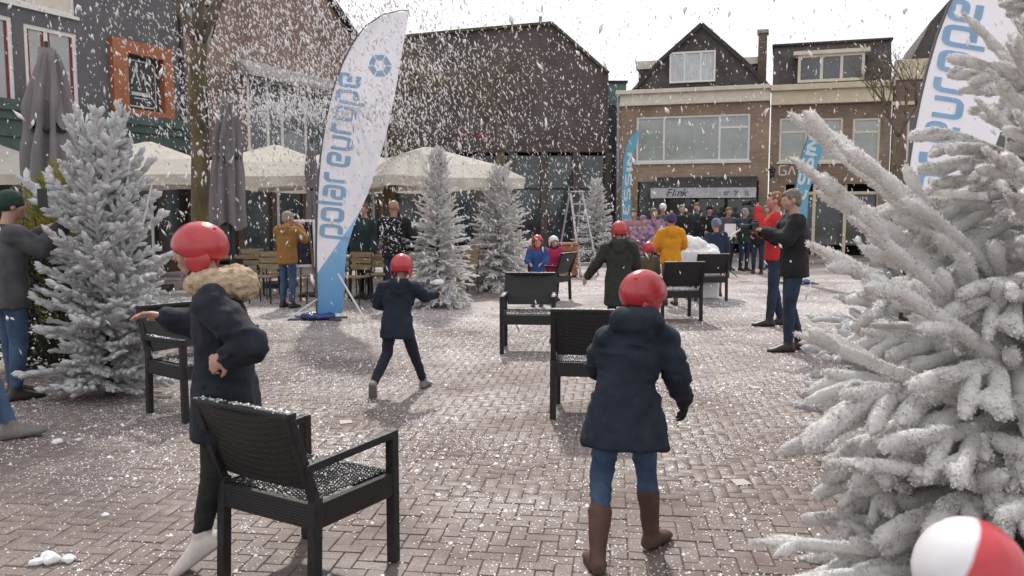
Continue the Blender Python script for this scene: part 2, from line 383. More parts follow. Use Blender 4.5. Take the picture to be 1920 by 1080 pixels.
V[:, :, 1] = bv[None, :, 0] * np.sin(an)[:, None] + bv[None, :, 1] * np.cos(an)[:, None] + ra[:, None, 1]; V[:, :, 2] = bv[None, :, 2] + RNG.uniform(-.0025, .0025, N)[:, None]
def bulk(name, V, faces, m, parent=None, smooth=False):
    N, k = V.shape[0], V.shape[1]; fs = np.array(faces); q = fs.shape[1]
    F = (fs[None] + (np.arange(N) * k)[:, None, None]).reshape(-1, q)
    me = bpy.data.meshes.new(name); me.vertices.add(N * k); me.vertices.foreach_set('co', V.reshape(-1)); me.loops.add(F.size); me.loops.foreach_set('vertex_index', F.reshape(-1).astype(np.int32))
    me.polygons.add(len(F)); me.polygons.foreach_set('loop_start', np.arange(0, F.size, q, dtype=np.int32)); me.polygons.foreach_set('loop_total', np.full(len(F), q, dtype=np.int32))
    if smooth: me.polygons.foreach_set('use_smooth', np.ones(len(F), bool))
    me.materials.append(m); me.update(calc_edges=True); me.validate(); return link(name, me, parent)
o = bulk('paving_bricks', V, bf, M_PAVE, ground); o['kind'] = 'stuff'

# ================================================================== BUILDINGS
class Facade:
    def __init__(s, p0, p1):
        s.o = Vector(p0); d = Vector(p1) - s.o; s.a = math.atan2(d.y, d.x); s.d = d.normalized(); s.n = Vector((-s.d.y, s.d.x))   # n points into the building
    def uz(s, px, py, off=0.0):
        r = ray(px, py); c = Vector((0, 0)); o = s.o + s.n * off; r2 = Vector((r.x, r.y)); k = (o - c).dot(s.n) / r2.dot(s.n); p = r2 * k
        return (p - s.o).dot(s.d), CAMZ + r.z * k
    def rect(s, px0, py0, px1, py1, off=0.0):
        pm = (py0 + py1) / 2; xm = (px0 + px1) / 2
        return s.uz(px0, pm, off)[0], s.uz(px1, pm, off)[0], s.uz(xm, py1, off)[1], s.uz(xm, py0, off)[1]      # u0,u1,z0,z1
    def root(s, name, label, cat, group=None): return thing(name, label, cat, (s.o.x, s.o.y, 0), s.a, group)
def wall(root, u0, u1, z0, z1, holes, m, th=.3, name='wall', y0=0.0):
    us = sorted({u0, u1, *[h[0] for h in holes], *[h[1] for h in holes]}); zs = sorted({z0, z1, *[h[2] for h in holes], *[h[3] for h in holes]}); mb = MB()
    us = [u for u in us if u0 <= u <= u1]; zs = [z for z in zs if z0 <= z <= z1]
    for a, b in zip(us, us[1:]):
        run = None
        for c, d in zip(zs, zs[1:]):
            mu, mz = (a + b) / 2, (c + d) / 2
            if any(h[0] < mu < h[1] and h[2] < mz < h[3] for h in holes): continue
            mb.span((a, y0, c), (b, y0 + th, d))
    return mb.build(name, m, root)
def window(root, r, mframe, mpane, fw=.07, mull=(), trans=(), rec=.10, sill=True, name='window', proud=0.0, inner=None):
    u0, u1, z0, z1 = r; y = rec; mb = MB(); d = .07
    mb.span((u0, y - d - proud, z0), (u0 + fw, y, z1)); mb.span((u1 - fw, y - d - proud, z0), (u1, y, z1)); mb.span((u0 + fw, y - d - proud, z0), (u1 - fw, y, z0 + fw)); mb.span((u0 + fw, y - d - proud, z1 - fw), (u1 - fw, y, z1))
    for t in mull:
        x = u0 + (u1 - u0) * t; mb.span((x - fw / 2, y - d + .012, z0 + fw), (x + fw / 2, y, z1 - fw))
    for t in trans:
        a, b, zz = t; z = z0 + (z1 - z0) * zz; mb.span((u0 + (u1 - u0) * a + fw / 2, y - d + .02, z - fw / 2), (u0 + (u1 - u0) * b - fw / 2, y, z + fw / 2))
    if sill: mb.span((u0 - .06, -.06, z0 - .07), (u1 + .06, y, z0 - .002))
    w = mb.build(name, mframe, root)
    cuts = [0, *mull, 1]
    for a, b in zip(cuts, cuts[1:]):
        MB().span((u0 + (u1 - u0) * a + fw * .4, y - .03, z0 + fw * .4), (u0 + (u1 - u0) * b - fw * .4, y - .02, z1 - fw * .4)).build('pane', mpane, w)
    if inner:
        q = MB(); g = fw * .55
        for a, b in zip(cuts, cuts[1:]):
            x0 = u0 + (u1 - u0) * a + fw * (1 if a == 0 else .5); x1 = u0 + (u1 - u0) * b - fw * (1 if b == 1 else .5)
            q.span((x0, y - .05, z0 + fw), (x0 + g, y - .031, z1 - fw)).span((x1 - g, y - .05, z0 + fw), (x1, y - .031, z1 - fw))
        q.build('sash', inner, w)
    return w
def onfacade(fac, verts, faces, px, py, scale, off):       # flat lettering on a facade, its left end at a pixel
    u, z = fac.uz(px, py, off); return [(u + x * scale, off, z + y * scale) for x, y in [q[:2] for q in verts]], faces

# ---- right row
pA = D(1165, 395, 30.0); pB = D(1660, 395, 27.3); FR = Facade((pA.x, pA.y), (pB.x, pB.y))
def U(px, py=300): return FR.uz(px, py)[0]
def Z(px, py): return FR.uz(px, py)[1]
rA = FR.root('brick_house', 'ochre brick house with pointed dark gable dormer and white awning strip', 'house')
u0, u1 = U(1161), U(1441); zc = Z(1300, 190); win = FR.rect(1193, 216, 1406, 303); shop = (U(1196), U(1424), 0.05, Z(1300, 340))
wall(rA, u0, u1, 0, zc, [win, shop], M_BRICKA)
window(rA, win, M_WHITE, M_PANE, .07, (.25, .74), ((.74, 1, .72),))
mb = MB().span((u0 - .05, -.10, zc), (u1, .3, Z(1300, 173))); mb.span((u0 - .12, -.22, Z(1300, 173)), (u1, .3, Z(1300, 165))); mb.span((u0 - .02, -.13, zc - .09), (u1, -.001, zc + .03)); mb.build('cornice', M_CREAM, rA, bevel=.02)
gz = Z(1300, 165); off = .45
gp = [FR.uz(x, y, off) for x, y in ((1186, 166), (1236, 117), (1316, 46), (1393, 113), (1441, 163))]; gp[0] = (gp[0][0], gz); gp[-1] = (gp[-1][0], gz)
gw = FR.rect(1256, 97, 1342, 155, off)
gab = MB().prism(gp, off, off + 6).build('roof', M_TILE, rA)
for a, b in zip(gp[:-1], gp[1:]): MB().beam((a[0], off - .06, a[1]), (b[0], off - .06, b[1]), .1, .14).build('barge_board', M_DARKWOOD, gab)
w_ = (gw[0], gw[1], gw[2], gw[3]); wd = window(rA, w_, M_WHITE, M_CURT, .06, (.33, .68), (), rec=off - .03, sill=False)
for a in ((1192, 114, 1240, 129), (1385, 107, 1422, 120)):
    r = FR.rect(*a, 1.3); MB().span((r[0], 1.3, r[2]), (r[1], 5, r[3])).build('side_dormer', M_CREAM, rA)
    MB().span((r[0] + .1, 1.36, gz), (r[1] - .1, 5, r[2])).build('dormer_cheek', M_TILE, rA)
r = FR.rect(1421, 62, 1437, 165, 1.2); ch = MB().span((r[0], 1.2, gz - .1), (r[1], 1.65, r[3])).build('chimney', M_BRICKR, rA); MB().span((r[0] - .05, 1.15, r[3]), (r[1] + .05, 1.7, r[3] + .12)).build('chimney_cap', M_ZINC, ch)
# shop below with awning
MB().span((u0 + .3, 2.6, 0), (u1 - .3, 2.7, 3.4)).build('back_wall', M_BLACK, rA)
mb = MB()
for t in (0, .26, .5, .74, 1): x = shop[0] + (shop[1] - shop[0]) * t; mb.span((x - .05, .1, 0), (x + .05, .2, shop[3]))
sf = mb.build('shopfront', M_DARKWOOD, rA)
for t in (0, .26, .5, .74): MB().span((shop[0] + (shop[1] - shop[0]) * t + .05, .14, .4), (shop[0] + (shop[1] - shop[0]) * (t + (.24 if t != .26 else .24)) - .05, .15, shop[3])).build('pane', M_PANED, sf)
va = FR.rect(1220, 352, 1418, 371, -1.25); zt = Z(1300, 332)
aw = MB().add([(va[0], -.02, zt), (va[1], -.02, zt), (va[1], -1.25, va[3]), (va[0], -1.25, va[3]), (va[0], -.02, zt - .03), (va[1], -.02, zt - .03), (va[1], -1.25, va[3] - .03), (va[0], -1.25, va[3] - .03)], [(0, 1, 2, 3), (4, 5, 6, 7), (0, 1, 5, 4), (1, 2, 6, 5), (2, 3, 7, 6), (3, 0, 4, 7)]).build('awning', mat('charcoal awning cloth', (.035, .034, .036), (.06, .058, .06), 3, .85), rA)
vl = MB().span((va[0], -1.275, va[2]), (va[1], -1.255, va[3])).build('valance', mat('pale awning valance', (.42, .42, .44), (.55, .55, .57), 4, .7), aw)
u_, z_ = FR.uz(1248, 368, -1.28)
for ch_, dx in zip('Flınk', (0, .19, .27, .36, .52)):
    tv, tf = textmesh(ch_, .36, .35); MB().add([(u_ + x + dx, -1.281, z_ + y) for x, y, q in tv], tf).build('letter', M_BLACK, aw, recalc=False)
M_FADE = mat('faded print', (.20, .20, .22), rough=.7)
for q in ([(1357, 360), (1368, 360)], [(1357, 364), (1366, 364)], [(1378, 366), (1384, 357)], [(1376, 357), (1380, 360)], [(1398, 357), (1398, 366)], [(1402, 359), (1402, 366)]):
    a, b = [FR.uz(x, y, -1.28) for x, y in q]; MB().beam((a[0], -1.281, a[1]), (b[0], -1.281, b[1]), .01, .045).build('print_mark', M_FADE, aw)
rz_ = FR.rect(1155, 175, 1163, 430, -.12); pipe = MB().tube([(rz_[0] + .06, -.1, 0), (rz_[0] + .06, -.1, Z(1160, 176))], .055, 8).build('drain_pipe', M_ZINC, rA, True)
for k, (px, py) in enumerate(((1288, 391), (1384, 396), (1394, 395))):
    u_, z_ = FR.uz(px, py, 1.0); l_ = MB().ell((u_, 1.0, z_), .055).build('pendant_bulb', mat('warm bulb', (1, .7, .4), emit=(1, .62, .30, 6)), rA)
    MB().tube([(u_, 1.0, z_ + .05), (u_, 1.0, 3.3)], .008, 5).build('cord', M_IRON, l_)

rB = FR.root('brick_house', 'brown brick house with wide cream dormer under a flat dark tiled roof', 'house')
u0, u1 = U(1443), U(1668); zc = Z(1550, 190); w1 = FR.rect(1461, 221, 1513, 303); w2 = FR.rect(1528, 221, 1580, 303); w3 = FR.rect(1598, 221, 1650, 303); sh = (U(1472), U(1650), .05, Z(1550, 345))
wall(rB, u0, u1, 0, zc, [w1, w2, w3, sh], M_BRICKB)
for q in (w1, w2, w3): window(rB, q, M_CREAM, M_PANE, .07, (), ((0, 1, .68),))
mb = MB().span((u0, -.12, zc), (u1, .3, Z(1550, 168))); mb.span((u0 - .03, -.26, Z(1550, 168)), (u1 + .05, .3, Z(1550, 157))); mb.span((u0, -.17, zc - .08), (u1, -.001, zc + .03)); mb.build('cornice', M_CREAM2, rB, bevel=.02)
gz = Z(1550, 157); ga, gb = FR.uz(1446, 86, .9), FR.uz(1674, 77, .9); zr = (ga[1] + gb[1]) / 2
mb = MB(); a0, a1 = u0 + .02, u1
mb.add([(a0, .3, gz), (a1, .3, gz), (a1, .9, zr), (a0, .9, zr), (a0, 7, zr), (a1, 7, zr), (a0, 7, gz), (a1, 7, gz)], [(0, 1, 2, 3), (3, 2, 5, 4), (0, 3, 4, 6), (1, 7, 5, 2), (6, 4, 5, 7)])
rf = mb.build('roof', M_TILE, rB); MB().span((a0 - .05, .8, zr), (a1 + .05, 7, zr + .07)).build('roof_edge', M_DARKWOOD, rf)
dw = FR.rect(1496, 101, 1621, 153, .1); window(rB, dw, M_CREAM, M_PANED, .09, (.36, .66), (), rec=.12, sill=False, name='dormer_window')
MB().span((dw[0], .12, dw[2]), (dw[1], 1.2, dw[3])).build('dormer_body', M_TILE, rB); MB().span((dw[0] - .15, -.05, dw[3]), (dw[1] + .15, 1.3, dw[3] + .12)).build('dormer_roof', M_CREAM, rB)
for txt, px in (('G', 1461), ('A', 1478)):
    lv, lf, lw = letters(txt, .2, rr=.2); v, f = onfacade(FR, lv, lf, px, 328, .24, -.012); MB().add(v, f).build('wall_letter', M_CREAM, rB, recalc=False)
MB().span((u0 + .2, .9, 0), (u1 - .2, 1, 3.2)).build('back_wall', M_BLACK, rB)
mb = MB()
for t in (0, .33, .66, 1): x = sh[0] + (sh[1] - sh[0]) * t; mb.span((x - .05, .1, 0), (x + .05, .2, sh[3]))
mb.span((sh[0], .09, sh[3] - .35), (sh[1], .21, sh[3] - .25)); sf = mb.build('shopfront', M_CREAM2, rB)
for t in (0, .33, .66): MB().span((sh[0] + (sh[1] - sh[0]) * t + .05, .14, .4), (sh[0] + (sh[1] - sh[0]) * (t + .33) - .05, .15, sh[3] - .36)).build('pane', M_PANED, sf)
u_, z_ = FR.uz(1448, 318, -.3); ln = thing('wall_lantern', 'small black lantern on bracket between the two brick houses', 'lantern', (FR.o.x, FR.o.y, 0), FR.a)
MB().beam((u_, 0, z_), (u_, -.35, z_), .03, .03).build('bracket', M_IRON, ln); MB().lathe([(.06, -.3), (.11, -.02), (.13, 0), (.02, .12)], 8, (u_, -.35, z_)).build('lantern_head', M_IRON, ln)

rC = FR.root('brick_house', 'dark brick house with cream parapet behind tall white banner', 'house')
u0, u1 = U(1671), U(2050); wc1 = FR.rect(1700, 215, 1770, 300); wc2 = FR.rect(1810, 215, 1890, 300); shc = (U(1700), U(1990), .05, Z(1800, 345))
wall(rC, u0, u1, 0, Z(1700, 150), [wc1, wc2, shc], M_BRICKR); window(rC, wc1, M_CREAM, M_PANED, .07, (.5,)); window(rC, wc2, M_CREAM, M_PANED, .07, (.5,))
MB().span((u0, -.1, Z(1700, 150)), (u1, .3, Z(1700, 112))).build('parapet', M_CREAM2, rC, bevel=.02)
MB().span((u0 - .04, -.06, Z(1700, 197)), (u1, -.001, Z(1700, 190))).build('ledge', M_CREAM2, rC)
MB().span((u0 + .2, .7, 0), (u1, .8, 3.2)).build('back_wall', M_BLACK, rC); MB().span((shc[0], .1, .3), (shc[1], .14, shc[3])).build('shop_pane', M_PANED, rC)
a = FR.uz(1698, 112, 1.0); b = FR.uz(1745, 40, 1.0); MB().prism([(a[0], a[1] - .4), (u1, a[1] - .4), (u1, b[1] + 4), (b[0] + 2.4, b[1] + 2.9), (b[0], b[1])], 1.0, 7).build('roof', M_TILE, rC)

# ---- middle block
qa = D(690, 395, 31.5); qb = D(1140, 395, 31.5); FM = Facade((qa.x, qa.y), (qb.x, qb.y))
rM = FM.root('shop_building', 'large dark brown tile clad building with hipped end and faint red letters', 'building')
zs = FM.uz(900, 285)[1]; pl = [FM.uz(x, y) for x, y in ((660, 285), (1141, 285), (1141, 140), (1034, 46), (870, 60), (770, 70), (660, 82))]; pl[0] = (pl[0][0], zs); pl[1] = (pl[1][0], zs)
MB().prism(pl, 0, 9).build('upper_wall', M_TILEB, rM)
mb = MB()
for a, b in zip(pl[2:-1], pl[3:]): mb.beam((a[0], -.04, a[1] + .04), (b[0], -.04, b[1] + .04), .25, .1)
mb.build('roof_edge', mat('mossy roof edge', (.06, .065, .03), (.11, .11, .06), 3), rM)
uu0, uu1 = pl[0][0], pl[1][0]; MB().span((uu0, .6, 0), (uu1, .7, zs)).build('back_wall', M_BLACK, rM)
mb = MB()
for t in np.linspace(0, 1, 9): x = uu0 + (uu1 - uu0) * t; mb.span((x - .13, .02, 0), (x + .13, .6, zs))
pr = mb.build('pillar', M_TILEB, rM)
for k, t in enumerate(np.linspace(0, 1, 9)[:-1]):
    x = uu0 + (uu1 - uu0) * t; x2 = x + (uu1 - uu0) / 8
    wv = MB().span((x + .13, .3, .3), (x2 - .13, .33, zs - .12)).build('shop_window', mat('teal dark glass', (.020, .030, .036), (.05, .07, .085), 1.2, .06, spec=.8), rM)
    MB().span((x + .13, .26, 2.35), (x2 - .13, .36, 2.42)).build('transom', M_DARKWOOD, wv)
for ch_, px in zip('SIMUM', (864, 878, 890, 902, 913)):
    lv, lf, lw = letters(ch_, .24, rr=.2); v, f = onfacade(FM, lv, lf, px, 259, .17 if ch_ != 'I' else .2, -.02); MB().add(v, f).build('letter', M_SIGNRED, rM, recalc=False)
r = FM.rect(1010, 31, 1017, 50, 2.0); MB().tube([((r[0] + r[1]) / 2, 2, r[2] - .6), ((r[0] + r[1]) / 2, 2, r[3])], .07, 8).build('flue_pipe', M_ZINC, rM, True)
qa = D(1095, 395, 34); qb = D(1170, 395, 34); FK = Facade((qa.x, qa.y), (qb.x, qb.y)); rK = FK.root('link_building', 'low dark annex with pale green top panel beside ochre brick house', 'building')
r = FK.rect(1090, 158, 1172, 470); wl = (r[0] + .5, r[1] - .5, .3, 2.6); wall(rK, r[0], r[1], 0, FK.uz(1130, 198)[1], [wl], M_GREY); window(rK, wl, M_DARKWOOD, M_PANED, .08, (.5,))
MB().span((r[0], -.08, FK.uz(1130, 198)[1]), (r[1], .3, FK.uz(1130, 156)[1])).build('top_panel', M_GREENL, rK); MB().span((r[0] - .05, -.15, FK.uz(1130, 156)[1]), (r[1] + .05, 3, FK.uz(1130, 152)[1])).build('roof_edge', M_DARKWOOD, rK)

# ---- left row
qa = D(0, 395, 17.0); qb = D(650, 395, 28.0); FL = Facade((qa.x, qa.y), (qb.x, qb.y))
rL = FL.root('grey_building', 'dark grey rendered building with green fascia and rust orange window surround', 'building')
ue = FL.uz(345, 150)[0]; us = FL.uz(-420, 200)[0]; zb = FL.uz(150, 205)[1]
wA = FL.rect(-70, 22, 26, 190); wB = FL.rect(48, 54, 146, 200); wC = FL.rect(-20, -150, 136, 12); wO = FL.rect(234, 107, 301, 208)
wall(rL, us, ue, zb, 10.5, [wA, wB, wC, wO], M_GREY)
window(rL, wA, M_WHITE, M_PANE, .09, (.5,), inner=M_RED); window(rL, wB, M_WHITE, M_PANE, .09, (.42,), inner=M_RED); window(rL, wC, M_WHITE, M_CREAM, .07, (.5,))
o_ = FL.rect(206, 82, 318, 228); mb = MB()
mb.span((o_[0], -.14, o_[2]), (wO[0], .05, o_[3])).span((wO[1], -.14, o_[2]), (o_[1], .05, o_[3])).span((wO[0], -.14, o_[2]), (wO[1], .05, wO[2])).span((wO[0], -.14, wO[3]), (wO[1], .05, o_[3]))
ob = mb.build('window_surround', M_ORANGE, rL); MB().span((wO[0], .10, wO[2]), (wO[1], .12, wO[3])).build('pane', M_PANED, ob)
ou, oz = (wO[0] + wO[1]) / 2, (wO[2] + wO[3]) / 2; hw, hh = (wO[1] - wO[0]) * .42, (wO[3] - wO[2]) * .42
sv, sf_ = stroke([(0, hh), (-hw, hh), (-hw, -hh), (hw, -hh), (hw, hh), (0, hh)], .035, .16); mb = MB().add([(ou + p.x, .085, oz + p.y) for p in sv], sf_)
lv, lf, lw = letters('AY', .16, .12, rr=.05); s_ = .28; mb.add([(ou + (x - lw / 2) * s_, .085, oz - .02 + y * s_) for x, y in lv], lf); mb.span((ou - .28, .082, oz - .28), (ou + .28, .09, oz - .20)); mb.span((ou - .2, .082, oz - .36), (ou + .2, .09, oz - .33))
mb.build('sign_print', mat('sign white', (.6, .6, .6)), ob, recalc=False)
# stepped green fascia and shopfront
mb = MB(); zz = zb
for k, (dz, pr_) in enumerate(((.22, .30), (.18, .22), (.34, .16), (.30, .10))): mb.span((us, -pr_, zz - dz), (ue, .3, zz)); zz -= dz
mb.build('fascia', M_GREEN, rL)
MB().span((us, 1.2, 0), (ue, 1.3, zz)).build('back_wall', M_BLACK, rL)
for k, t in enumerate(np.linspace(0, 1, 11)):
    x = us + (ue - us) * t; MB().span((x - .12, 0, 0), (x + .12, .3, zz)).build('pillar', M_DARKWOOD, rL)
    if k < 10:
        x2 = x + (ue - us) / 10; MB().span((x + .12, .16, .5), (x2 - .12, .18, zz - .1)).build('shop_pane', M_PANED, rL); MB().span((x + .12, .08, 0), (x2 - .12, .24, .5)).build('plinth_panel', mat('brown panel', (.06, .038, .028), (.10, .06, .045), 5), rL)
mb = MB().tube([(ue - .12, -.08, 0), (ue - .12, -.08, 10)], .05, 8); mb.build('drain_pipe', M_IRON, rL, True)
rW = FL.root('brick_building', 'brown brick building with white framed glass bay and sloping roof edge', 'building')
pw = [FL.uz(x, y) for x, y in ((614, 0), (656, 63), (700, 122), (728, 165))]; u0, u1 = ue + .01, FL.uz(728, 300)[0]; bay = FL.rect(464, 158, 622, 306); bay2 = FL.rect(655, 205, 726, 330); zt = bay[3]
shp = (u0 + .5, u1 - .5, .05, 3.0)
wall(rW, u0, u1, 0, zt, [bay, bay2, shp], M_BRICKR)
slope = (pw[0][1] - pw[3][1]) / (pw[3][0] - pw[0][0]); top = pw[0][1] + slope * (pw[0][0] - u0) * .55
MB().prism([(u0, zt), (u1, zt), (u1, max(zt + .05, pw[3][1])), (pw[2][0], pw[2][1]), (pw[1][0], pw[1][1]), (pw[0][0], pw[0][1]), (u0, top)], 0, 8).build('gable_wall', brickmat('weathered red brick', (.24, .155, .118), (.30, .20, .16), (.26, .215, .19)), rW)
MB().beam((pw[3][0], -.05, pw[3][1] + .05), (pw[0][0], -.05, pw[0][1] + .05), .3, .14).build('roof_edge', M_DARKWOOD, rW)
window(rW, bay, M_WHITE, mat('bay glass', (.11, .125, .14), (.24, .26, .28), .9, .05, spec=.8), .10, (.22, .38, .66), ((.22, .38, .72), (.22, .38, .1)), rec=.06)
window(rW, bay2, M_WHITE, M_PANED, .12, (.5,), rec=.08)
MB().add([(bay[0] - .4, -.45, zt + .05), (bay[1] + .8, -.45, zt + .05), (bay[1] + .8, -.02, zt + .42), (bay[0] - .4, -.02, zt + .42), (bay[0] - .4, -.45, zt - .06), (bay[1] + .8, -.45, zt - .06), (bay[1] + .8, -.02, zt - .06), (bay[0] - .4, -.02, zt - .06)], [(0, 1, 2, 3), (4, 5, 6, 7), (0, 1, 5, 4), (1, 2, 6, 5), (2, 3, 7, 6), (3, 0, 4, 7)]).build('bay_canopy', mat('pale canopy', (.34, .31, .30), (.44, .41, .40), 4), rW)
MB().span((u0 + .2, 1.0, 0), (u1 - .2, 1.1, 3.1)).build('back_wall', M_BLACK, rW)
for k, t in enumerate(np.linspace(0, 1, 7)):
    x = shp[0] + (shp[1] - shp[0]) * t; MB().span((x - .08, .05, 0), (x + .08, .25, 3.0)).build('shop_post', mat('brown door timber', (.075, .045, .033), (.12, .075, .055), 6), rW)
    if k < 6: MB().span((x + .08, .14, .35), (x + (shp[1] - shp[0]) / 6 - .08, .16, 2.9)).build('shop_pane', M_PANED, rW)

# ================================================================== SNOW TREES
M_FLOCK = mat('white flocking', (.80, .785, .77), (.93, .915, .90), 22, .95, .7, 140, lo=.30, hi=.58, trans=.22)
M_FLOCKG = mat('thin flocking', (.62, .62, .62), (.84, .84, .85), 16, .95, .7, 120, lo=.3, hi=.62, trans=.18)
M_NEEDLE = mat('needle', (.42, .43, .40), (.60, .61, .59), 25, .8)
M_NEEDLED = mat('dark needle', (.10, .115, .095), (.30, .32, .29), 25, .8)
M_BARK = mat('conifer bark', (.06, .045, .035), (.13, .10, .08), 14, .9, .8, 40)
def flock_branch(name, seed, ntw, rt, K, n, nneed, tl=(.16, .36), mats=None, green=.2, fan=62, nlen=.75, nzamp=.32, droop=0.0):
    rg = np.random.default_rng(seed); V = []; Fq = []; Ft = []; Mq = []; Mt = []; cnt = 0
    paths = []
    ms = [Vector((0, t, -.10 * t * t + .05 * t)) for t in np.linspace(0, 1, 8)]; paths.append((ms, rt * 1.0))
    def at(t): i = min(int(t * 7), 6); return ms[i].lerp(ms[i + 1], t * 7 - i)
    for k in range(ntw):
        t = .16 + .80 * (k + rg.uniform(-.3, .3)) / ntw; t = min(max(t, .1), .97); sd = 1 if k % 2 else -1; b = at(t)
        an = rad(fan * (1 - .45 * t) + rg.uniform(-10, 10)); up = rg.uniform(-.45, .40) - droop * rg.uniform(.3, 1.3); ln = rg.uniform(*tl) * (1.15 - .7 * t)
        d = Vector((sd * math.sin(an), math.cos(an), up * .8)).normalized(); bend = Vector((0, .25, rg.uniform(-.25, .2) - droop * .5))
        paths.append(([b + d * ln * s + bend * ln * s * s * .5 for s in np.linspace(0, 1, 5)], rt * rg.uniform(.75, 1.1)))
        if ln > .24:
            for s2 in (1, -1):
                q = paths[-1][0][2]; d2 = (d + Vector((s2 * d.y, -s2 * d.x, rg.uniform(-.4, .3))) * .85).normalized(); l2 = ln * rg.uniform(.35, .55)
                paths.append(([q + d2 * l2 * s for s in np.linspace(0, 1, 4)], rt * rg.uniform(.7, .95)))
    for pts, r0 in paths:
        P = np.array([tuple(p) for p in pts]); Ln = np.linalg.norm(np.diff(P, axis=0), axis=1).sum(); kk = max(4, int(K * Ln / .3)) if K > 4 else K
        tt = np.linspace(0, 1, kk); ii = np.clip((tt * (len(P) - 1)).astype(int), 0, len(P) - 2); fr_ = tt * (len(P) - 1) - ii; C = P[ii] * (1 - fr_)[:, None] + P[ii + 1] * fr_[:, None]
        T = np.gradient(C, axis=0); T /= np.linalg.norm(T, axis=1)[:, None] + 1e-9
        A = np.cross(T, np.array([0, .05, 1.0])); A /= np.linalg.norm(A, axis=1)[:, None] + 1e-9; Bv = np.cross(A, T)
        prof = np.minimum(1, np.sqrt(np.clip((1 - tt) * 5.0, .0004, 1))) * np.minimum(1, .75 + tt); ang = np.linspace(0, 2 * np.pi, n, endpoint=False)
        dirs = A[:, None] * np.cos(ang)[None, :, None] + Bv[:, None] * np.sin(ang)[None, :, None]
        base = C[:, None] + dirs * (r0 * prof)[:, None, None] * .8
        nz_ = vnoise(base.reshape(-1, 3) / rt * 1.1 + seed * 7, seed).reshape(kk, n); ring = C[:, None] + dirs * (r0 * prof[:, None] * (.82 + nzamp * nz_))[:, :, None]
        V.append(ring.reshape(-1, 3)); idx = np.arange(kk * n).reshape(kk, n) + cnt
        Fq += np.stack([idx[:-1], np.roll(idx[:-1], -1, 1), np.roll(idx[1:], -1, 1), idx[1:]], -1).reshape(-1, 4).tolist(); cnt += kk * n
        m_ = max(6, int(nneed * Ln / .3)); t = rg.uniform(0, 1, m_); j = np.clip((t * (kk - 1)).astype(int), 0, kk - 1); a = rg.uniform(0, 2 * np.pi, m_)
        dr = A[j] * np.cos(a)[:, None] + Bv[j] * np.sin(a)[:, None]; pb = C[j] + T[j] * (rg.uniform(-.5, .5, m_) * Ln / kk)[:, None] + dr * (r0 * prof[j] * .72)[:, None]
        dv = dr * .9 + T[j] * rg.uniform(.3, 1.0, m_)[:, None] + rg.normal(0, .25, (m_, 3)); dv /= np.linalg.norm(dv, axis=1)[:, None]
        tip = pb + dv * (r0 * rg.uniform(.45, 1.0, m_) * nlen)[:, None]; sd = np.cross(dv, rg.normal(0, 1, (m_, 3))); sd /= np.linalg.norm(sd, axis=1)[:, None] + 1e-9; wv = (r0 * .13)
        N3 = np.stack([pb - sd * wv, pb + sd * wv, tip], 1); V.append(N3.reshape(-1, 3)); Ft += (np.arange(m_ * 3).reshape(-1, 3) + cnt).tolist(); cnt += m_ * 3
        Mt += (rg.uniform(0, 1, m_) < green).astype(int).tolist()
    me = bpy.data.meshes.new(name); me.from_pydata(np.concatenate(V).tolist(), [], Fq + Ft); [me.materials.append(q) for q in mats]
    me.polygons.foreach_set('material_index', [0] * len(Fq) + Mt); me.polygons.foreach_set('use_smooth', [True] * len(Fq) + [False] * len(Ft)); me.update(); return me
def orient_q(d, k):
    d = d.normalized(); x = d.cross(Vector((0, 0, 1))).normalized(); u = x.cross(d); return (Matrix((x, d, u)).transposed() @ Matrix.Rotation((k % 5 - 2) * .25, 3, 'Y')).to_quaternion()
def snow_tree(label, loc, Ht, rfun, nb, variants, elev, seed, z0=.06, trunk=.05, azr=None, sc_=1.0, group='flocked spruce trees', bare=0.0):
    rg = random.Random(seed); root = thing('snowy_spruce', label, 'tree', loc, 0, group)
    MB().tube([(0, 0, 0), (0, 0, Ht * .5), (.01, 0, Ht * .99)], [trunk, trunk * .7, .012], 9).build('trunk', M_BARK, root, True)
    ga = 2.39996
    for k in range(nb):
        t = (k + rg.uniform(-.3, .3)) / nb; t = min(max(t, 0), .985); t2 = t ** 1.12; z = z0 + (Ht * .97 - z0) * t2; a = k * ga + rg.uniform(-.25, .25)
        if azr and rg.random() < azr[2]: a = rg.uniform(azr[0], azr[1])
        e = elev(t2) + rg.uniform(-.16, .16); Ln = rfun(t2) * rg.uniform(.80, 1.10) / max(.35, math.cos(e)) * sc_
        if rg.random() < bare: Ln *= 1.25
        o = link('branch', rg.choice(variants), root, (0, 0, z)); o.rotation_mode = 'QUATERNION'
        o.rotation_quaternion = (Matrix.Rotation(a - math.pi / 2, 3, 'Z') @ Matrix.Rotation(e, 3, 'X') @ Matrix.Rotation(rg.uniform(-.6, .6), 3, 'Y')).to_quaternion(); o.scale = (Ln * rg.uniform(.85, 1.15), Ln, Ln * rg.uniform(.85, 1.15))
    return root
NEARB = [flock_branch('near_branch', 100 + i, 10, .043, 14, 11, 1000, (.28, .50), [M_FLOCK, M_NEEDLE], .08, 46, .36, .14, .75) for i in range(7)]
FINGB = [flock_branch('finger_branch', 150 + i, 7, .026, 14, 11, 700, (.12, .26), [M_FLOCK, M_NEEDLE], .10, 40, .45, .14) for i in range(4)]
MIDB = [flock_branch('mid_branch', 200 + i, 12, .042, 8, 7, 130, (.16, .32), [M_FLOCKG, M_NEEDLED], .34, 58, .5, .2) for i in range(5)]
FARB = [flock_branch('far_branch', 300 + i, 12, .034, 5, 5, 50, (.18, .38), [M_FLOCK, M_NEEDLE], .5, 52, 1.4) for i in range(5)]
lerp = lambda xs, ys: (lambda t: float(np.interp(t, xs, ys)))
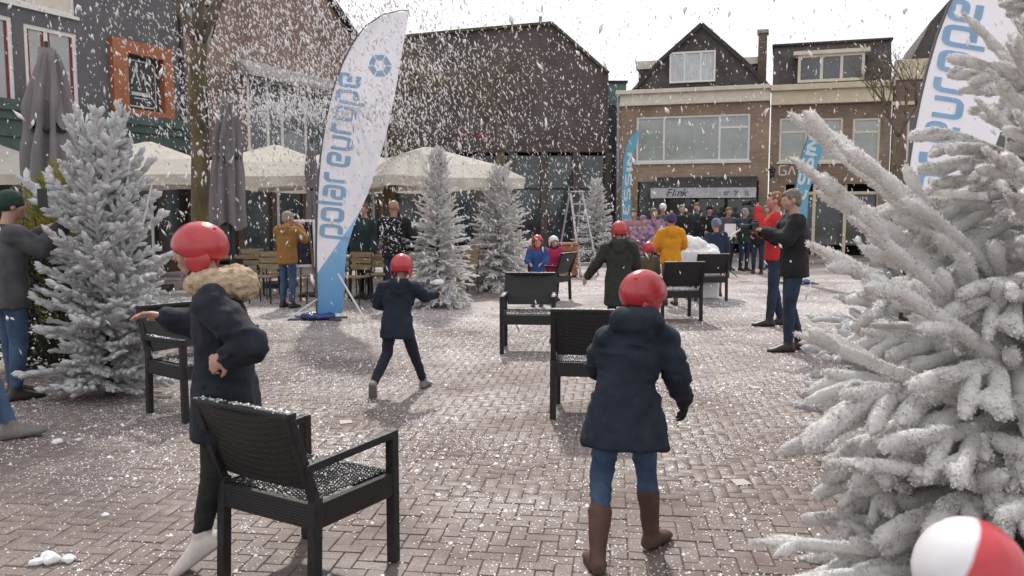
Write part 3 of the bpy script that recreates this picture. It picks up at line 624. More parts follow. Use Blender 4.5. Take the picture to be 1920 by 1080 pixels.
# big one on the right, close by
snow_tree('large thickly flocked white spruce filling the foreground beside the tall banner', (2.16, 3.12, 0), 2.75, lerp([0, .12, .35, .55, .72, .85, 1], [1.00, 1.02, .84, .66, .36, .26, .12]), 84, NEARB,
          lerp([0, .2, .5, .72, 1], [.0, .06, .18, .60, 1.15]), 11, .10, .06, (rad(150), rad(260), .42), 1.0)
snow_tree('smaller grey-white flocked spruce tucked behind the large foreground spruce', (D(1690, 700, 5.3).x, 5.3, 0), 1.55, lerp([0, .5, 1], [.80, .55, .1]), 95, MIDB, lerp([0, .5, 1], [.0, .25, 1.0]), 12, .06)
pl_ = G(206, 742); snow_tree('grey-white flocked spruce with long bare top twigs by the woven chair', (pl_.x, pl_.y, 0), 2.0, lerp([0, .3, .7, 1], [.52, .56, .40, .16]), 180, MIDB, lerp([0, .4, 1], [.1, .5, 1.2]), 13, .05, .04, bare=.12)
for px, py, Ht, r, s, lb in ((822, 574, 2.42, .66, 21, 'tall slim flocked spruce beside the boy with outstretched arm'), (936, 541, 2.2, .84, 22, 'bushy flocked spruce with bluish lower branches beside chair with child'), (1117, 492, 2.3, .80, 23, 'flocked spruce with a pale base next to the stepladder')):
    g = G(px, py); snow_tree(lb, (g.x, g.y, 0), Ht, lerp([0, .25, .6, 1], [r, r * .92, r * .58, r * .15]), 190, FARB, lerp([0, .35, .7, 1], [-.35, .15, .65, 1.25]), s, .05, .04)
big = [o for o in bpy.data.objects if o.type == 'EMPTY' and str(o.get('label', '')).startswith('large thickly')][0]
for k, (tx, ty, tY, z0) in enumerate(((1500, 184, 2.95, .95), (1532, 196, 3.1, 1.0), (1572, 232, 2.8, 1.0), (1492, 268, 2.9, .85), (1590, 380, 2.7, .8), (1530, 430, 2.75, .8), (1815, 8, 2.9, 1.75), (1832, 165, 2.7, 1.55), (1885, 60, 2.6, 1.7), (1835, 255, 2.5, 1.4), (1620, 470, 2.5, .75), (1860, 110, 2.7, 1.6), (1905, 15, 2.6, 1.8), (1900, 185, 2.5, 1.5), (1872, 330, 2.4, 1.25), (1908, 265, 2.4, 1.35), (1500, 600, 2.9, .6), (1405, 990, 2.95, .12), (1452, 1060, 2.75, .12), (1545, 835, 2.6, .42))):
    a = Vector((0, 0, z0)); b = D(tx, ty, tY) - Vector((2.16, 3.12, 0)); d = b - a; Ln = d.length; o = link('branch', FINGB[k % len(FINGB)], big, a); o.rotation_mode = 'QUATERNION'
    o.rotation_quaternion = orient_q(d, k); o.scale = (Ln * .8, Ln, Ln * .8)
lt_ = [o for o in bpy.data.objects if o.type == 'EMPTY' and str(o.get('label', '')).startswith('grey-white flocked spruce with long')][0]
for k, (tx, ty) in enumerate(((152, 205), (188, 222), (214, 235), (243, 300), (170, 262), (285, 345), (128, 300))):
    b = D(tx, ty, pl_.y) - Vector((pl_.x, pl_.y, 0)); MB().tube([(b.x * .35, 0, b.z - .75), (b.x * .75, .02, b.z - .35), b], [.014, .012, .006], 6).build('top_twig', M_FLOCKG, lt_, True)
# foam heap at the foot of the tall slim tree
def heap(name, label, cat, loc, r, seed, m=None, group=None, flat=.5, n=1):
    mb = MB(); rg = random.Random(seed)
    for k in range(10 if n == 1 else n): a = rg.uniform(0, 6.28); q = rg.uniform(0, .55) * r; s = rg.uniform(.35, .62) * r; mb.ell((math.cos(a) * q, math.sin(a) * q, s * flat * .8), (s, s * rg.uniform(.8, 1.1), s * flat), nu=10, nv=7)
    o = remesh(mb, name, m or M_SNOW, None, max(r * .09, .004), 2, wr=r * .05, wscale=(9 / r * .3,) * 3, seed=seed); o.location = loc; return tag(o, label, cat, group)

# ---- leafy bushes behind the left tree
def leaf_bush(name, label, loc, r, Ht, N, c1, c2, seed, blade):
    rg = np.random.default_rng(seed); root = thing(name, label, 'bush', loc); d = rg.normal(0, 1, (N, 3)); d /= np.linalg.norm(d, axis=1)[:, None]; q = rg.uniform(.35, 1, N) ** .5
    lump = 1 + .28 * vnoise(d * 2.6, seed); P = d * (q * lump)[:, None] * np.array([r, r, Ht / 2]) + np.array([0, 0, Ht * .52]); P[:, 2] = np.maximum(P[:, 2], .03)
    dv = d + np.array([0, 0, .7]) + rg.normal(0, .5, (N, 3)); dv /= np.linalg.norm(dv, axis=1)[:, None]; sd = np.cross(dv, rg.normal(0, 1, (N, 3))); sd /= np.linalg.norm(sd, axis=1)[:, None]
    L_ = blade[0] * rg.uniform(.6, 1.3, N)[:, None]; W_ = blade[1] * rg.uniform(.7, 1.2, N)[:, None]
    V = np.stack([P, P + dv * L_ * .5 + sd * W_, P + dv * L_, P + dv * L_ * .5 - sd * W_], 1)
    bulk('foliage', V, [(0, 1, 2, 3)], mat(name + ' leaf', c1, c2, 8, .6, trans=.25), root)
    mb = MB()
    for k in range(7): a = k * .9; mb.tube([(0, 0, 0), (math.cos(a) * r * .3, math.sin(a) * r * .3, Ht * .45), (math.cos(a) * r * .6, math.sin(a) * r * .6, Ht * .8)], [.02, .014, .005], 5)
    mb.build('stem', M_BARK, root); return root
g = D(118, 400, 8.4); leaf_bush('yellow_shrub', 'yellow green conifer shrub behind the left flocked spruce', (g.x, 8.4, .0), .45, 1.95, 5200, (.16, .17, .03), (.36, .33, .07), 5, (.10, .012))
g = D(95, 600, 7.9); leaf_bush('evergreen_bush', 'low dark evergreen bush beside the man in jeans', (g.x, 7.9, 0), .55, 1.2, 3800, (.012, .018, .013), (.035, .045, .03), 6, (.07, .016))

# ---- bare trees
M_MOSS = mat('mossy bark', (.075, .062, .040), (.20, .155, .085), 7, .95, .9, 26, stretch=(1, 1, .35))
M_TWIG = mat('bare twig', (.10, .085, .065), (.19, .16, .125), 10, .9)
M_BUD = mat('brown withered leaf', (.16, .115, .07), (.34, .27, .19), 30, .8, trans=.2)
def bare_tree(label, loc, r0, Ht, fork, seed, spread=.8, depth=4, buds=0, group='bare trees in the square', rmin=.006):
    rg = random.Random(seed); root = thing('bare_tree', label, 'tree', loc, 0, group); tr = MB()
    pts = [(rg.uniform(-.03, .03) * k, rg.uniform(-.03, .03) * k, fork * k / 5) for k in range(6)]; tr.tube(pts, [r0 * (1.25 - .3 * min(k, 2) / 2 - .03 * k) for k in range(6)], 12); tr.build('trunk', M_MOSS, root, True)
    mb = MB(); tips = []
    def grow(p, d, L_, r, n):
        q = [p]; dd = d.copy()
        for k in range(4): dd = (dd + Vector((rg.gauss(0, .13), rg.gauss(0, .13), .07))).normalized(); q.append(q[-1] + dd * L_ / 4)
        mb.tube(q, [r * (1 - .12 * k) for k in range(5)], 7 if n > 2 else 4)
        tips.extend(q[2:])
        if n <= 0: return
        for k in range(3 if n > 1 else 4):
            b = q[rg.choice((2, 3, 4))]; e = (dd + Vector((rg.gauss(0, spread), rg.gauss(0, spread), rg.gauss(.1, spread * .6)))).normalized(); grow(b, e, L_ * rg.uniform(.55, .8), max(r * .55, rmin), n - 1)
    for k in range(4): a = k * 1.57 + rg.uniform(-.4, .4); grow(Vector(pts[-1]), Vector((math.cos(a) * .6, math.sin(a) * .6, .9)).normalized(), (Ht - fork) * .5, r0 * .6, depth)
    mb.build('crown', M_TWIG, root, True, recalc=False)
    if buds:
        T = np.array([tuple(t) for t in tips]); rr = np.random.default_rng(seed); P = T[rr.integers(0, len(T), buds)] + rr.normal(0, .07, (buds, 3)); a = rr.normal(0, 1, (buds, 3)); b = rr.normal(0, 1, (buds, 3)); s = rr.uniform(.012, .03, buds)[:, None]
        a /= np.linalg.norm(a, axis=1)[:, None]; b /= np.linalg.norm(b, axis=1)[:, None]
        q = bulk('withered_leaves', np.stack([P - a * s, P - b * s * .7, P + a * s, P + b * s * .7], 1), [(0, 1, 2, 3)], M_BUD, root); q['kind'] = 'stuff'
    return root
bare_tree('thick mossy tree trunk rising beside the folded grey parasol', (D(387, 500, 11.2).x, 11.2, 0), .135, 6.4, 3.75, 31, .75, 4, 9000)
bare_tree('bare tree rising behind the cream parasols by the white banner', (D(736, 480, 17.5).x, 17.5, 0), .17, 4.9, 3.0, 32, .7, 3, 5500)
bare_tree('slim bare tree before the dark tile clad building', (D(938, 450, 21).x, 21, 0), .13, 5.2, 3.0, 33, .5, 3, 900)
bare_tree('young bare tree before the brown brick house', (D(1672, 450, 19).x, 19, 0), .06, 5.2, 3.2, 34, .5, 3, 300)

# ================================================================== BANNERS
M_POLE = mat('banner pole', (.10, .10, .11), rough=.4, spec=.6)
def fabric_print(name, white, blue, blue2, a, b, c):       # white cloth with a printed blue foot: blue below z = a + b x
    m = bpy.data.materials.new(name); m.use_nodes = True; n = m.node_tree.nodes; l = m.node_tree.links.new; p = n['Principled BSDF']; p.inputs['Roughness'].default_value = .55
    t = n.new('ShaderNodeTexCoord'); s = n.new('ShaderNodeSeparateXYZ'); l(t.outputs['Object'], s.inputs[0])
    q = n.new('ShaderNodeMath'); q.operation = 'MULTIPLY_ADD'; q.inputs[1].default_value = -b; l(s.outputs[0], q.inputs[0]); l(s.outputs[2], q.inputs[2])
    r = n.new('ShaderNodeMapRange'); r.inputs[1].default_value = a - .012; r.inputs[2].default_value = a + .012; l(q.outputs[0], r.inputs[0])
    r2 = n.new('ShaderNodeMapRange'); r2.inputs[1].default_value = 0.1; r2.inputs[2].default_value = c; l(s.outputs[2], r2.inputs[0])
    m1 = n.new('ShaderNodeMix'); m1.data_type = 'RGBA'; m1.inputs[6].default_value = (*blue, 1); m1.inputs[7].default_value = (*blue2, 1); l(r2.outputs[0], m1.inputs[0])
    m2 = n.new('ShaderNodeMix'); m2.data_type = 'RGBA'; m2.inputs[7].default_value = (*white, 1); l(r.outputs[0], m2.inputs[0]); l(m1.outputs[2], m2.inputs[6]); l(m2.outputs[2], p.inputs['Base Color'])
    tr = n.new('ShaderNodeBsdfTranslucent'); l(m2.outputs[2], tr.inputs[0]); mx = n.new('ShaderNodeMixShader'); mx.inputs[0].default_value = .38; l(p.outputs[0], mx.inputs[1]); l(tr.outputs[0], mx.inputs[2]); l(mx.outputs[0], n['Material Output'].inputs[0])
    return m
M_CYAN = mat('pale blue print', (.30, .48, .68), (.38, .56, .74), 3, .6, trans=.3); M_WPRINT = mat('white print', (.8, .82, .85), rough=.6, trans=.3)
def banner(label, loc, left, right, Y, cloth, text=None, yaw=0.0, logo=None, ripple=.03, cross=True, group='feather banners', base=True, bag=True):
    x0 = loc[0]; to = lambda q: (D(q[0], q[1], Y).x - x0, D(q[0], q[1], Y).z)
    Lp = np.array([to(q) for q in left]); Rp = np.array([to(q) for q in right])
    def res(P, n): s = np.concatenate([[0], np.cumsum(np.linalg.norm(np.diff(P, axis=0), axis=1))]); t = np.linspace(0, s[-1], n); return np.stack([np.interp(t, s, P[:, 0]), np.interp(t, s, P[:, 1])], 1)
    n, k = 70, 22; Lr, Rr = res(Lp, n), res(Rp, n)
    def rip(x, z): return ripple * (math.sin(3.2 * x + 2.1 * z) * .7 + math.sin(9 * x - 2.3 * z + 1) * .35 + math.sin(17 * x + 4 * z) * .10) * min(1, max(0, (x - float(np.interp(z, Lr[:, 1], Lr[:, 0]))) * 4)) + .08 * x
    root = thing('feather_banner', label, 'banner', (x0, loc[1], 0), yaw, group); mb = MB(); v = []
    for i in range(n):
        for j in range(k): s = j / (k - 1); x = Lr[i, 0] * (1 - s) + Rr[i, 0] * s; z = Lr[i, 1] * (1 - s) + Rr[i, 1] * s; v.append((x, rip(x, z), z))
    mb.add(v, [(i * k + j, i * k + j + 1, (i + 1) * k + j + 1, (i + 1) * k + j) for i in range(n - 1) for j in range(k - 1)]); cl = mb.build('cloth', cloth, root, True)
    pts = [(Lr[0, 0], 0, .05)] + [(p[0] - .012, 0.004, p[1]) for p in Lr[::4]] + [(Lr[-1, 0], rip(Lr[-1, 0], Lr[-1, 1]), Lr[-1, 1])]
    MB().tube(pts, np.linspace(.019, .008, len(pts)), 8).build('pole', M_POLE, root, True)
    if text:
        for txt, (qa_, qb_), hgt, m_, wd in text:           # baseline runs from pixel a to pixel b, letters stand to its left
            a = Vector(to(qa_)); b = Vector(to(qb_)); d = (b - a); _, _, W = letters(txt, wd, .50); s = d.length / W; d.normalize(); nn = Vector((-d.y, d.x)); x = 0
            for chh in txt:
                if chh == ' ': x += .5; continue
                gv, gf = stroke(GLY[chh][0], wd, .3); q = [a + d * (p.x + x) * s + nn * p.y * hgt for p in gv]; x += GLY[chh][1] + .50
                MB().add([(p.x, rip(p.x, p.y) - .012, p.y) for p in q], gf).build('letter', m_, cl, recalc=False)
    if logo:
        c = Vector(to(logo[0])); R_ = logo[1]
        for q in range(6):
            a0, a1 = q * math.pi / 3 + .06, (q + 1) * math.pi / 3 - .06; P = [c + Vector((math.cos(t), math.sin(t))) * r for t, r in ((a0, R_), (a1, R_), (a1, R_ * .48), (a0, R_ * .48))]
            MB().add([(p.x, rip(p.x, p.y) - .005, p.y) for p in P], [(0, 1, 2, 3)]).build('logo_segment', M_CYAN, cl, recalc=False)
    if base:
        bx = Lr[0, 0]
        for a in (0.35, -.5):
            MB().beam((bx - math.cos(a) * .42, -math.sin(a) * .42, .018), (bx + math.cos(a) * .42, math.sin(a) * .42, .018), .045, .025).build('cross_foot', M_POLE, root)
        if bag:
            mbg = MB()
            for q in range(9): t = q * 2 * math.pi / 9; mbg.ell((bx + math.cos(t) * .17, math.sin(t) * .13, .05), (.085, .075, .048), nu=10, nv=7)
            remesh(mbg, 'water_bag', mat('blue water bag', (.012, .025, .11), (.03, .06, .22), 6, .22, spec=.7), root, .014, 3, wr=.01, wscale=(16, 16, 16))
    return root
Y_ = 11.75; cl1 = fabric_print('white banner cloth', (.80, .79, .86), (.10, .27, .52), (.30, .52, .78), 0.70, 1.42, 1.5); gx = D(600, 595, Y_)
LEFT = [(596, 590), (595, 540), (594, 470), (596, 380), (600, 310), (610, 235), (624, 172), (643, 118), (668, 70), (695, 40), (728, 23), (765, 17)]
RIGHT = [(641, 588), (644, 530), (649, 470), (662, 425), (690, 360), (712, 290), (730, 220), (742, 160), (750, 110), (756, 75), (762, 38), (766, 18)]
M_TXT = M_CYAN
fl1 = banner('tall white feather banner with pale blue lettering on blue water bag', (gx.x, Y_), LEFT, RIGHT, Y_, cl1, [('polar', ((637, 446), (647, 326)), .255, M_TXT, .30), ('europe', ((650, 312), (672, 142)), .255, M_TXT, .30)], 0, ((711, 122), .165))
fl1['label'] = 'white feather banner with whole pale blue lettering on blue water bag'
MB().tube([(.28, -.05, .66), (.70, -.28, .02)], .014, 6).build('stay_rod', mat('white rod', (.7, .7, .72), rough=.35), fl1)
MB().tube([(-.02, -.05, .30), (-.42, -.30, .02)], .010, 6).build('stay_rod', MATS['white rod'], fl1)
YR = 7.75; gx = D(1697, 395, YR)
fl2 = dup(fl1, (gx.x - D(596, 395, Y_).x + fl1.location.x, YR, 0), rad(-3), 'larger white feather banner partly hidden by the big foreground spruce', 'feather banners')
sky_blue = fabric_print('blue banner cloth', (.12, .30, .42), (.12, .30, .42), (.17, .38, .50), .1, 0, 2); Y_ = 17.5; gx = D(1500, 470, Y_)
banner('sky blue feather banner with white letters behind the two photographers', (gx.x, Y_), [(1497, 505), (1494, 420), (1490, 360), (1497, 318), (1507, 282), (1518, 252), (1533, 236), (1550, 230)], [(1512, 505), (1513, 420), (1516, 360), (1529, 322), (1540, 290), (1549, 262), (1553, 245), (1552, 231)], Y_, sky_blue, [('ESSIN', ((1508, 372), (1535, 262)), .16, M_WPRINT, .34)], ripple=.02)
Y_ = 21; gx = D(1172, 470, Y_)
banner('narrow sky blue feather banner beside the drain pipe', (gx.x, Y_), [(1168, 488), (1166, 440), (1165, 390), (1166, 340), (1169, 295), (1176, 268), (1186, 250), (1196, 244)], [(1178, 488), (1181, 440), (1184, 400), (1182, 350), (1184, 310), (1190, 285), (1197, 262), (1198, 245)], Y_, sky_blue, [('ESSIN', ((1178, 400), (1186, 290)), .10, M_WPRINT, .34)], ripple=.05)

# ================================================================== PARASOLS
M_CANVAS = mat('cream canvas', (.70, .66, .59), (.80, .76, .68), 3, .9, trans=.35); M_CANVASG = mat('grey canvas', (.17, .155, .158), (.25, .23, .235), 4, .95, .3, 60, stretch=(1, 1, .3))
def parasol():
    root = thing('open_parasol', '', 'parasol'); S = 1.5; ze, zt = 2.2, 2.86; n = 8; v = []; R_ = [(0, zt), (.5, zt - .19), (.95, zt - .38), (1.0, ze + .22)]
    c8 = [(math.cos(2 * math.pi * k / 8) , math.sin(2 * math.pi * k / 8)) for k in range(8)]; c8 = [(a * (1.414 if k % 2 else 1.0), b * (1.414 if k % 2 else 1.0)) for k, (a, b) in enumerate(c8)]
    prof = [(.04, zt), (.35, zt - .17), (.7, zt - .36), (1.0, ze + .03)]
    for i, (r, z) in enumerate(prof):
        for k in range(8): v.append((c8[k][0] * r * S, c8[k][1] * r * S, z - (.05 * r if k % 2 == 0 else .02 * r)))
    f = [(i * 8 + k, i * 8 + (k + 1) % 8, (i + 1) * 8 + (k + 1) % 8, (i + 1) * 8 + k) for i in range(3) for k in range(8)] + [tuple(range(8))]
    MB().add(v, f).build('canopy', M_CANVAS, root, recalc=False)
    v = []; m = 48
    for j in range(2):
        for q in range(m):
            k = q * 8 // m; t = q * 8 / m - k; a, b = c8[k], c8[(k + 1) % 8]; x = (a[0] * (1 - t) + b[0] * t) * S; y = (a[1] * (1 - t) + b[1] * t) * S; za = -(.05 if k % 2 == 0 else .02); zb_ = -(.05 if (k + 1) % 2 == 0 else .02)
            s = 1 + (.018 * math.sin(q * 1.9) if j else 0.002); v.append((x * s, y * s, ze + .03 + za * (1 - t) + zb_ * t - (.20 + .02 * math.cos(q * .9) if j else 0)))
    MB().add(v, [(q, (q + 1) % m, m + (q + 1) % m, m + q) for q in range(m)]).build('valance', M_CANVAS, root, recalc=False)
    MB().tube([(0, 0, 0), (0, 0, zt + .02)], .028, 8).build('pole', M_WHITE, root, True); MB().lathe([(.02, 0), (.045, .03), (.02, .09)], 8, (0, 0, zt)).build('finial', M_IRON, root)
    for k in range(8): MB().tube([(0, 0, zt - .10), (c8[k][0] * S * .97, c8[k][1] * S * .97, ze - .02)], .010, 5).build('rib', M_WHITE, root)
    MB().box((0, 0, .05), (.6, .6, .1)).build('base', M_IRON, root, bevel=.02)
    return root
P0 = parasol(); par = [(-15, 16.0, 20, 'cream parasol before the dark grey building, at the end of the row'), (285, 16.0, 12, 'cream parasol before the rust orange window surround'), (522, 16.8, 5, 'cream parasol before the white framed glass bay'),
       (612, 19.2, 25, 'cream parasol set back behind the white banner'), (700, 19.8, 10, 'cream parasol between white banner and bare tree'), (800, 17.3, 30, 'cream parasol beside the street lantern, before the dark tile clad building')]
for i, (px, Y, a, lb) in enumerate(par):
    loc = (D(px, 395, Y).x, Y, 0); q = P0 if i == 0 else dup(P0, loc, rad(a), lb)
    q.location = loc; q.rotation_euler = (0, 0, rad(a)); q['label'] = lb; q['group'] = 'cream parasols over the terrace'
def folded(label, loc, zb_, zt, rb, seed):
    root = thing('folded_parasol', label, 'parasol', loc, 0, 'folded grey parasols'); n, m = 64, 26; v = []; rg = random.Random(seed); ph = [rg.uniform(0, 6) for _ in range(5)]
    for i in range(m):
        t = i / (m - 1); z = zt + (zb_ - zt) * t; r = rb * (.28 + .5 * min(1, t * 3.2) ** .8 + .22 * t - .10 * math.exp(-((t - .45) / .08) ** 2))
        for k in range(n):
            a = 2 * math.pi * k / n; pl = .78 + .22 * math.sin(8 * a + ph[0] + 2.0 * t) + .10 * math.sin(13 * a + ph[1] - 3 * t); v.append((r * pl * math.cos(a) + .03 * math.sin(3 * t + ph[2]), r * pl * math.sin(a), z + .06 * math.sin(4 * a + ph[3]) * t))
    f = [(i * n + k, i * n + (k + 1) % n, (i + 1) * n + (k + 1) % n, (i + 1) * n + k) for i in range(m - 1) for k in range(n)]; MB().add(v, f + [tuple(range(n))]).build('folded_cloth', M_CANVASG, root, True)
    v = []
    for i in range(5):
        for k in range(n): a = 2 * math.pi * k / n; r = rb * (.30 + .42 * i / 4) * (.85 + .2 * math.sin(4 * a + ph[4])); v.append((r * math.cos(a), r * math.sin(a), zt + .05 - .55 * i / 4 - .16 * (math.sin(4 * a + ph[4]) + 1) * i / 4))
    MB().add(v, [(i * n + k, i * n + (k + 1) % n, (i + 1) * n + (k + 1) % n, (i + 1) * n + k) for i in range(4) for k in range(n)] + [tuple(range(n))]).build('top_flap', M_CANVASG, root, True)
    MB().tube([(0, 0, 0), (0, 0, zt + .12)], .03, 8).build('pole', M_IRON, root, True); MB().box((0, 0, .03), (.5, .5, .06)).build('base', M_IRON, root, bevel=.02)
    MB().lathe([(rb * .62, -.03), (rb * .66, 0), (rb * .62, .03)], 20, (0, 0, zt + (zb_ - zt) * .45)).build('strap', M_IRON, root); return root
folded('big folded grey parasol towering behind the left flocked spruce', (D(104, 395, 9.0).x, 9.0, 0), 1.42, 3.22, .30, 3)
folded('folded grey parasol beside the mossy tree trunk', (D(432, 395, 10.6).x, 10.6, 0), 1.35, 2.95, .235, 4)
folded('slim folded parasol standing behind the white banner pole', (D(588, 395, 15.0).x, 15.0, 0), 1.0, 2.7, .16, 5)

# ================================================================== WOVEN ARMCHAIRS
def weave_mat():
    m = bpy.data.materials.new('black weave'); m.use_nodes = True; n = m.node_tree.nodes; l = m.node_tree.links.new; p = n['Principled BSDF']; p.inputs['Roughness'].default_value = .38; p.inputs['Specular IOR Level'].default_value = .5
    t = n.new('ShaderNodeTexCoord'); mp = n.new('ShaderNodeMapping'); l(t.outputs['Object'], mp.inputs[0]); hs = []
    for ax in ('X', 'Y', 'Z'):
        wv = n.new('ShaderNodeTexWave'); wv.bands_direction = ax; wv.inputs['Scale'].default_value = 26; l(mp.outputs[0], wv.inputs['Vector']); hs.append(wv.outputs['Fac'])
    a = n.new('ShaderNodeMath'); a.operation = 'MULTIPLY'; l(hs[0], a.inputs[0]); b = n.new('ShaderNodeMath'); b.operation = 'ADD'; l(hs[1], b.inputs[0]); l(hs[2], b.inputs[1]); l(b.outputs[0], a.inputs[1])
    c = n.new('ShaderNodeValToRGB'); c.color_ramp.elements[0].color = (.008, .008, .009, 1); c.color_ramp.elements[1].color = (.028, .027, .029, 1); l(a.outputs[0], c.inputs[0]); l(c.outputs[0], p.inputs['Base Color'])
    bp = n.new('ShaderNodeBump'); bp.inputs['Strength'].default_value = .8; bp.inputs['Distance'].default_value = .004; l(a.outputs[0], bp.inputs['Height']); l(bp.outputs[0], p.inputs['Normal']); return m
M_WEAVE = weave_mat(); M_CHAIR = mat('black woven frame', (.010, .010, .011), (.024, .023, .025), 30, .45, .4, 120)
def specks(name, parent, P, s, m=M_FLAKE, seed=1):
    rr = np.random.default_rng(seed); N = len(P); b = np.array([(1, 0, 0), (-.3, .9, 0), (-.8, -.2, .0), (.2, -.9, 0), (0, 0, .8)]); a = rr.uniform(0, 6.28, N); q = s * rr.uniform(.5, 1.5, N)
    V = np.empty((N, 5, 3)); V[:, :, 0] = (b[None, :, 0] * np.cos(a)[:, None] - b[None, :, 1] * np.sin(a)[:, None]) * q[:, None]; V[:, :, 1] = (b[None, :, 0] * np.sin(a)[:, None] + b[None, :, 1] * np.cos(a)[:, None]) * q[:, None]; V[:, :, 2] = b[None, :, 2] * q[:, None]
    V += np.asarray(P)[:, None, :]; o = bulk(name, V, [(0, 1, 4), (1, 2, 4), (2, 3, 4), (3, 0, 4)], m, parent); o['kind'] = 'stuff'; return o
def armchair():
    root = thing('woven_armchair', '', 'chair'); W, Dp, sh, ah, bh = .585, .53, .42, .615, .795; t = .045
    mb = MB()                                               # seat: shallow dish of crossing strips over a deep apron
    n = 26; v = []
    for i in range(n + 1):
        for j in range(n + 1): x, y = (i / n - .5) * (W - .10), (j / n - .5) * (Dp - .07); v.append((x, y, sh + .004 + .0045 * ((-1) ** (i + j)) - .012 * (1 - (2 * i / n - 1) ** 2) * (1 - (2 * j / n - 1) ** 2)))
    mb.add(v, [(i * (n + 1) + j, (i + 1) * (n + 1) + j, (i + 1) * (n + 1) + j + 1, i * (n + 1) + j + 1) for i in range(n) for j in range(n)])
    st = mb.build('seat', M_WEAVE, root, recalc=False)
    mb = MB(); h = .105
    for a, b in (((-W / 2 + .02, Dp / 2 - .02), (W / 2 - .02, Dp / 2 - .02)), ((-W / 2 + .02, -Dp / 2 + .02), (W / 2 - .02, -Dp / 2 + .02)), ((-W / 2 + .022, -Dp / 2), (-W / 2 + .022, Dp / 2)), ((W / 2 - .022, -Dp / 2), (W / 2 - .022, Dp / 2))): mb.beam((*a, sh - h / 2), (*b, sh - h / 2), .036, h)
    mb.build('apron', M_WEAVE, root, bevel=.008)
    tl = .135                                               # backrest lean
    for s in (-1, 1):
        x = s * (W / 2 - t / 2); MB().beam((x, Dp / 2 - t / 2, 0), (x, Dp / 2 - t / 2, ah), t, t, up=(0, 1, 0)).build('leg', M_CHAIR, root, bevel=.007)
        MB().beam((x, -Dp / 2 + t / 2 - .02, 0), (x, -Dp / 2 + t / 2, sh + .03), t, t, up=(0, 1, 0)).build('leg', M_CHAIR, root, bevel=.007)
        MB().beam((x, -Dp / 2 - .045, ah - .035), (x, Dp / 2 - t, ah - .018), t + .006, .036).build('armrest', M_CHAIR, root, bevel=.008)
    mb = MB(); n, k = 14, 12; v = []
    for d in (0, .032):
        for i in range(n + 1):
            for j in range(k + 1):
                q = j / k; z = sh + .055 + (bh - sh - .055) * q; wd = (W - .06) * (.92 + .14 * q); x = (i / n - .5) * wd; y = -Dp / 2 + .045 - tl * q - .018 * (1 - (2 * i / n - 1) ** 2) - d; z += -.022 * (2 * i / n - 1) ** 2 * q * 0 + (.012 * (2 * i / n - 1) ** 2 * q); v.append((x, y, z))
    o = (n + 1) * (k + 1); ix = lambda d, i, j: d * o + i * (k + 1) + j; f = []
    for i in range(n):
        for j in range(k): f += [(ix(0, i, j), ix(0, i + 1, j), ix(0, i + 1, j + 1), ix(0, i, j + 1)), (ix(1, i, j), ix(1, i, j + 1), ix(1, i + 1, j + 1), ix(1, i + 1, j))]
        f += [(ix(0, i, k), ix(0, i + 1, k), ix(1, i + 1, k), ix(1, i, k)), (ix(0, i, 0), ix(1, i, 0), ix(1, i + 1, 0), ix(0, i + 1, 0))]
    for j in range(k): f += [(ix(0, 0, j), ix(0, 0, j + 1), ix(1, 0, j + 1), ix(1, 0, j)), (ix(0, n, j), ix(1, n, j), ix(1, n, j + 1), ix(0, n, j + 1))]
    bk = MB().add(v, f).build('backrest', M_WEAVE, root, True)
    for p in bk.data.polygons: p.use_smooth = False
    for s in (-1, 1): MB().beam((s * (W / 2 - t / 2), -Dp / 2 + t / 2, sh), (s * (W / 2 - .028), -Dp / 2 + .030 - tl, bh + .004), t * .85, t * .8, up=(0, 1, 0)).build('back_post', M_CHAIR, root, bevel=.007)
    MB().beam((-W / 2 + .008, -Dp / 2 + .03 - tl, bh + .012), (W / 2 - .008, -Dp / 2 + .03 - tl, bh + .012), .05, .03).build('top_rail', M_CHAIR, root, bevel=.009)
    rr = np.random.default_rng(5); N = 480; P = np.stack([rr.uniform(-.5, .5, N) * (W - .09), rr.uniform(-.5, .5, N) * (Dp - .06), np.full(N, sh + .007)], 1); specks('seat_foam', root, P, .0030)
    N = 170; P = np.stack([rr.uniform(-.5, .5, N) * (W - .04), rr.normal(0, .012, N) - Dp / 2 + .03 - tl, np.full(N, bh + .026)], 1); specks('rail_foam', root, P, .0042, seed=2)
    N = 150; P = np.stack([rr.choice([-1, 1], N) * (W / 2 - t / 2) + rr.normal(0, .01, N), rr.uniform(-.5, .45, N) * Dp, np.full(N, ah - .006)], 1); specks('arm_foam', root, P, .0042, seed=3)
    return root
C0 = armchair(); CG = 'black woven armchairs set out on the square'
def chair_at(p, deg, label, s=1.0, first=[True]):
    if first[0]: o = C0; first[0] = False
    else: o = dup(C0, (p[0], p[1], 0), 0, label, CG)
    o.location = (p[0], p[1], 0); o.rotation_euler = (0, 0, rad(deg)); o.scale = (s,) * 3; o['label'] = label; o['group'] = CG
def from_leg(px, py, deg, lx, ly, s=1.0):                    # chair centre from one leg's foot (lx, ly = +-1)
    g = G(px, py); a = rad(deg); x, y = lx * .27 * s, ly * .2425 * s; return (g.x - (x * math.cos(a) - y * math.sin(a)), g.y - (x * math.sin(a) + y * math.cos(a)))
chair_at(from_leg(738, 1052, -31, 1, 1, .97), -31, 'black woven armchair seen from behind, beside the girl in white shoes', .97)
chair_at(from_leg(1037, 785, -7, -1, -1, 1.03), -7, 'black woven armchair half hidden by the child in brown boots', 1.03)
chair_at(from_leg(941, 664, 176, 1, 1, 1.03), 176, 'black woven armchair facing the near chairs with its empty seat forward', 1.03)
chair_at(from_leg(281, 778, -118, 1, -1, 1.0), -128, 'black woven armchair beside the left flocked spruce behind the running girl', 1.0)
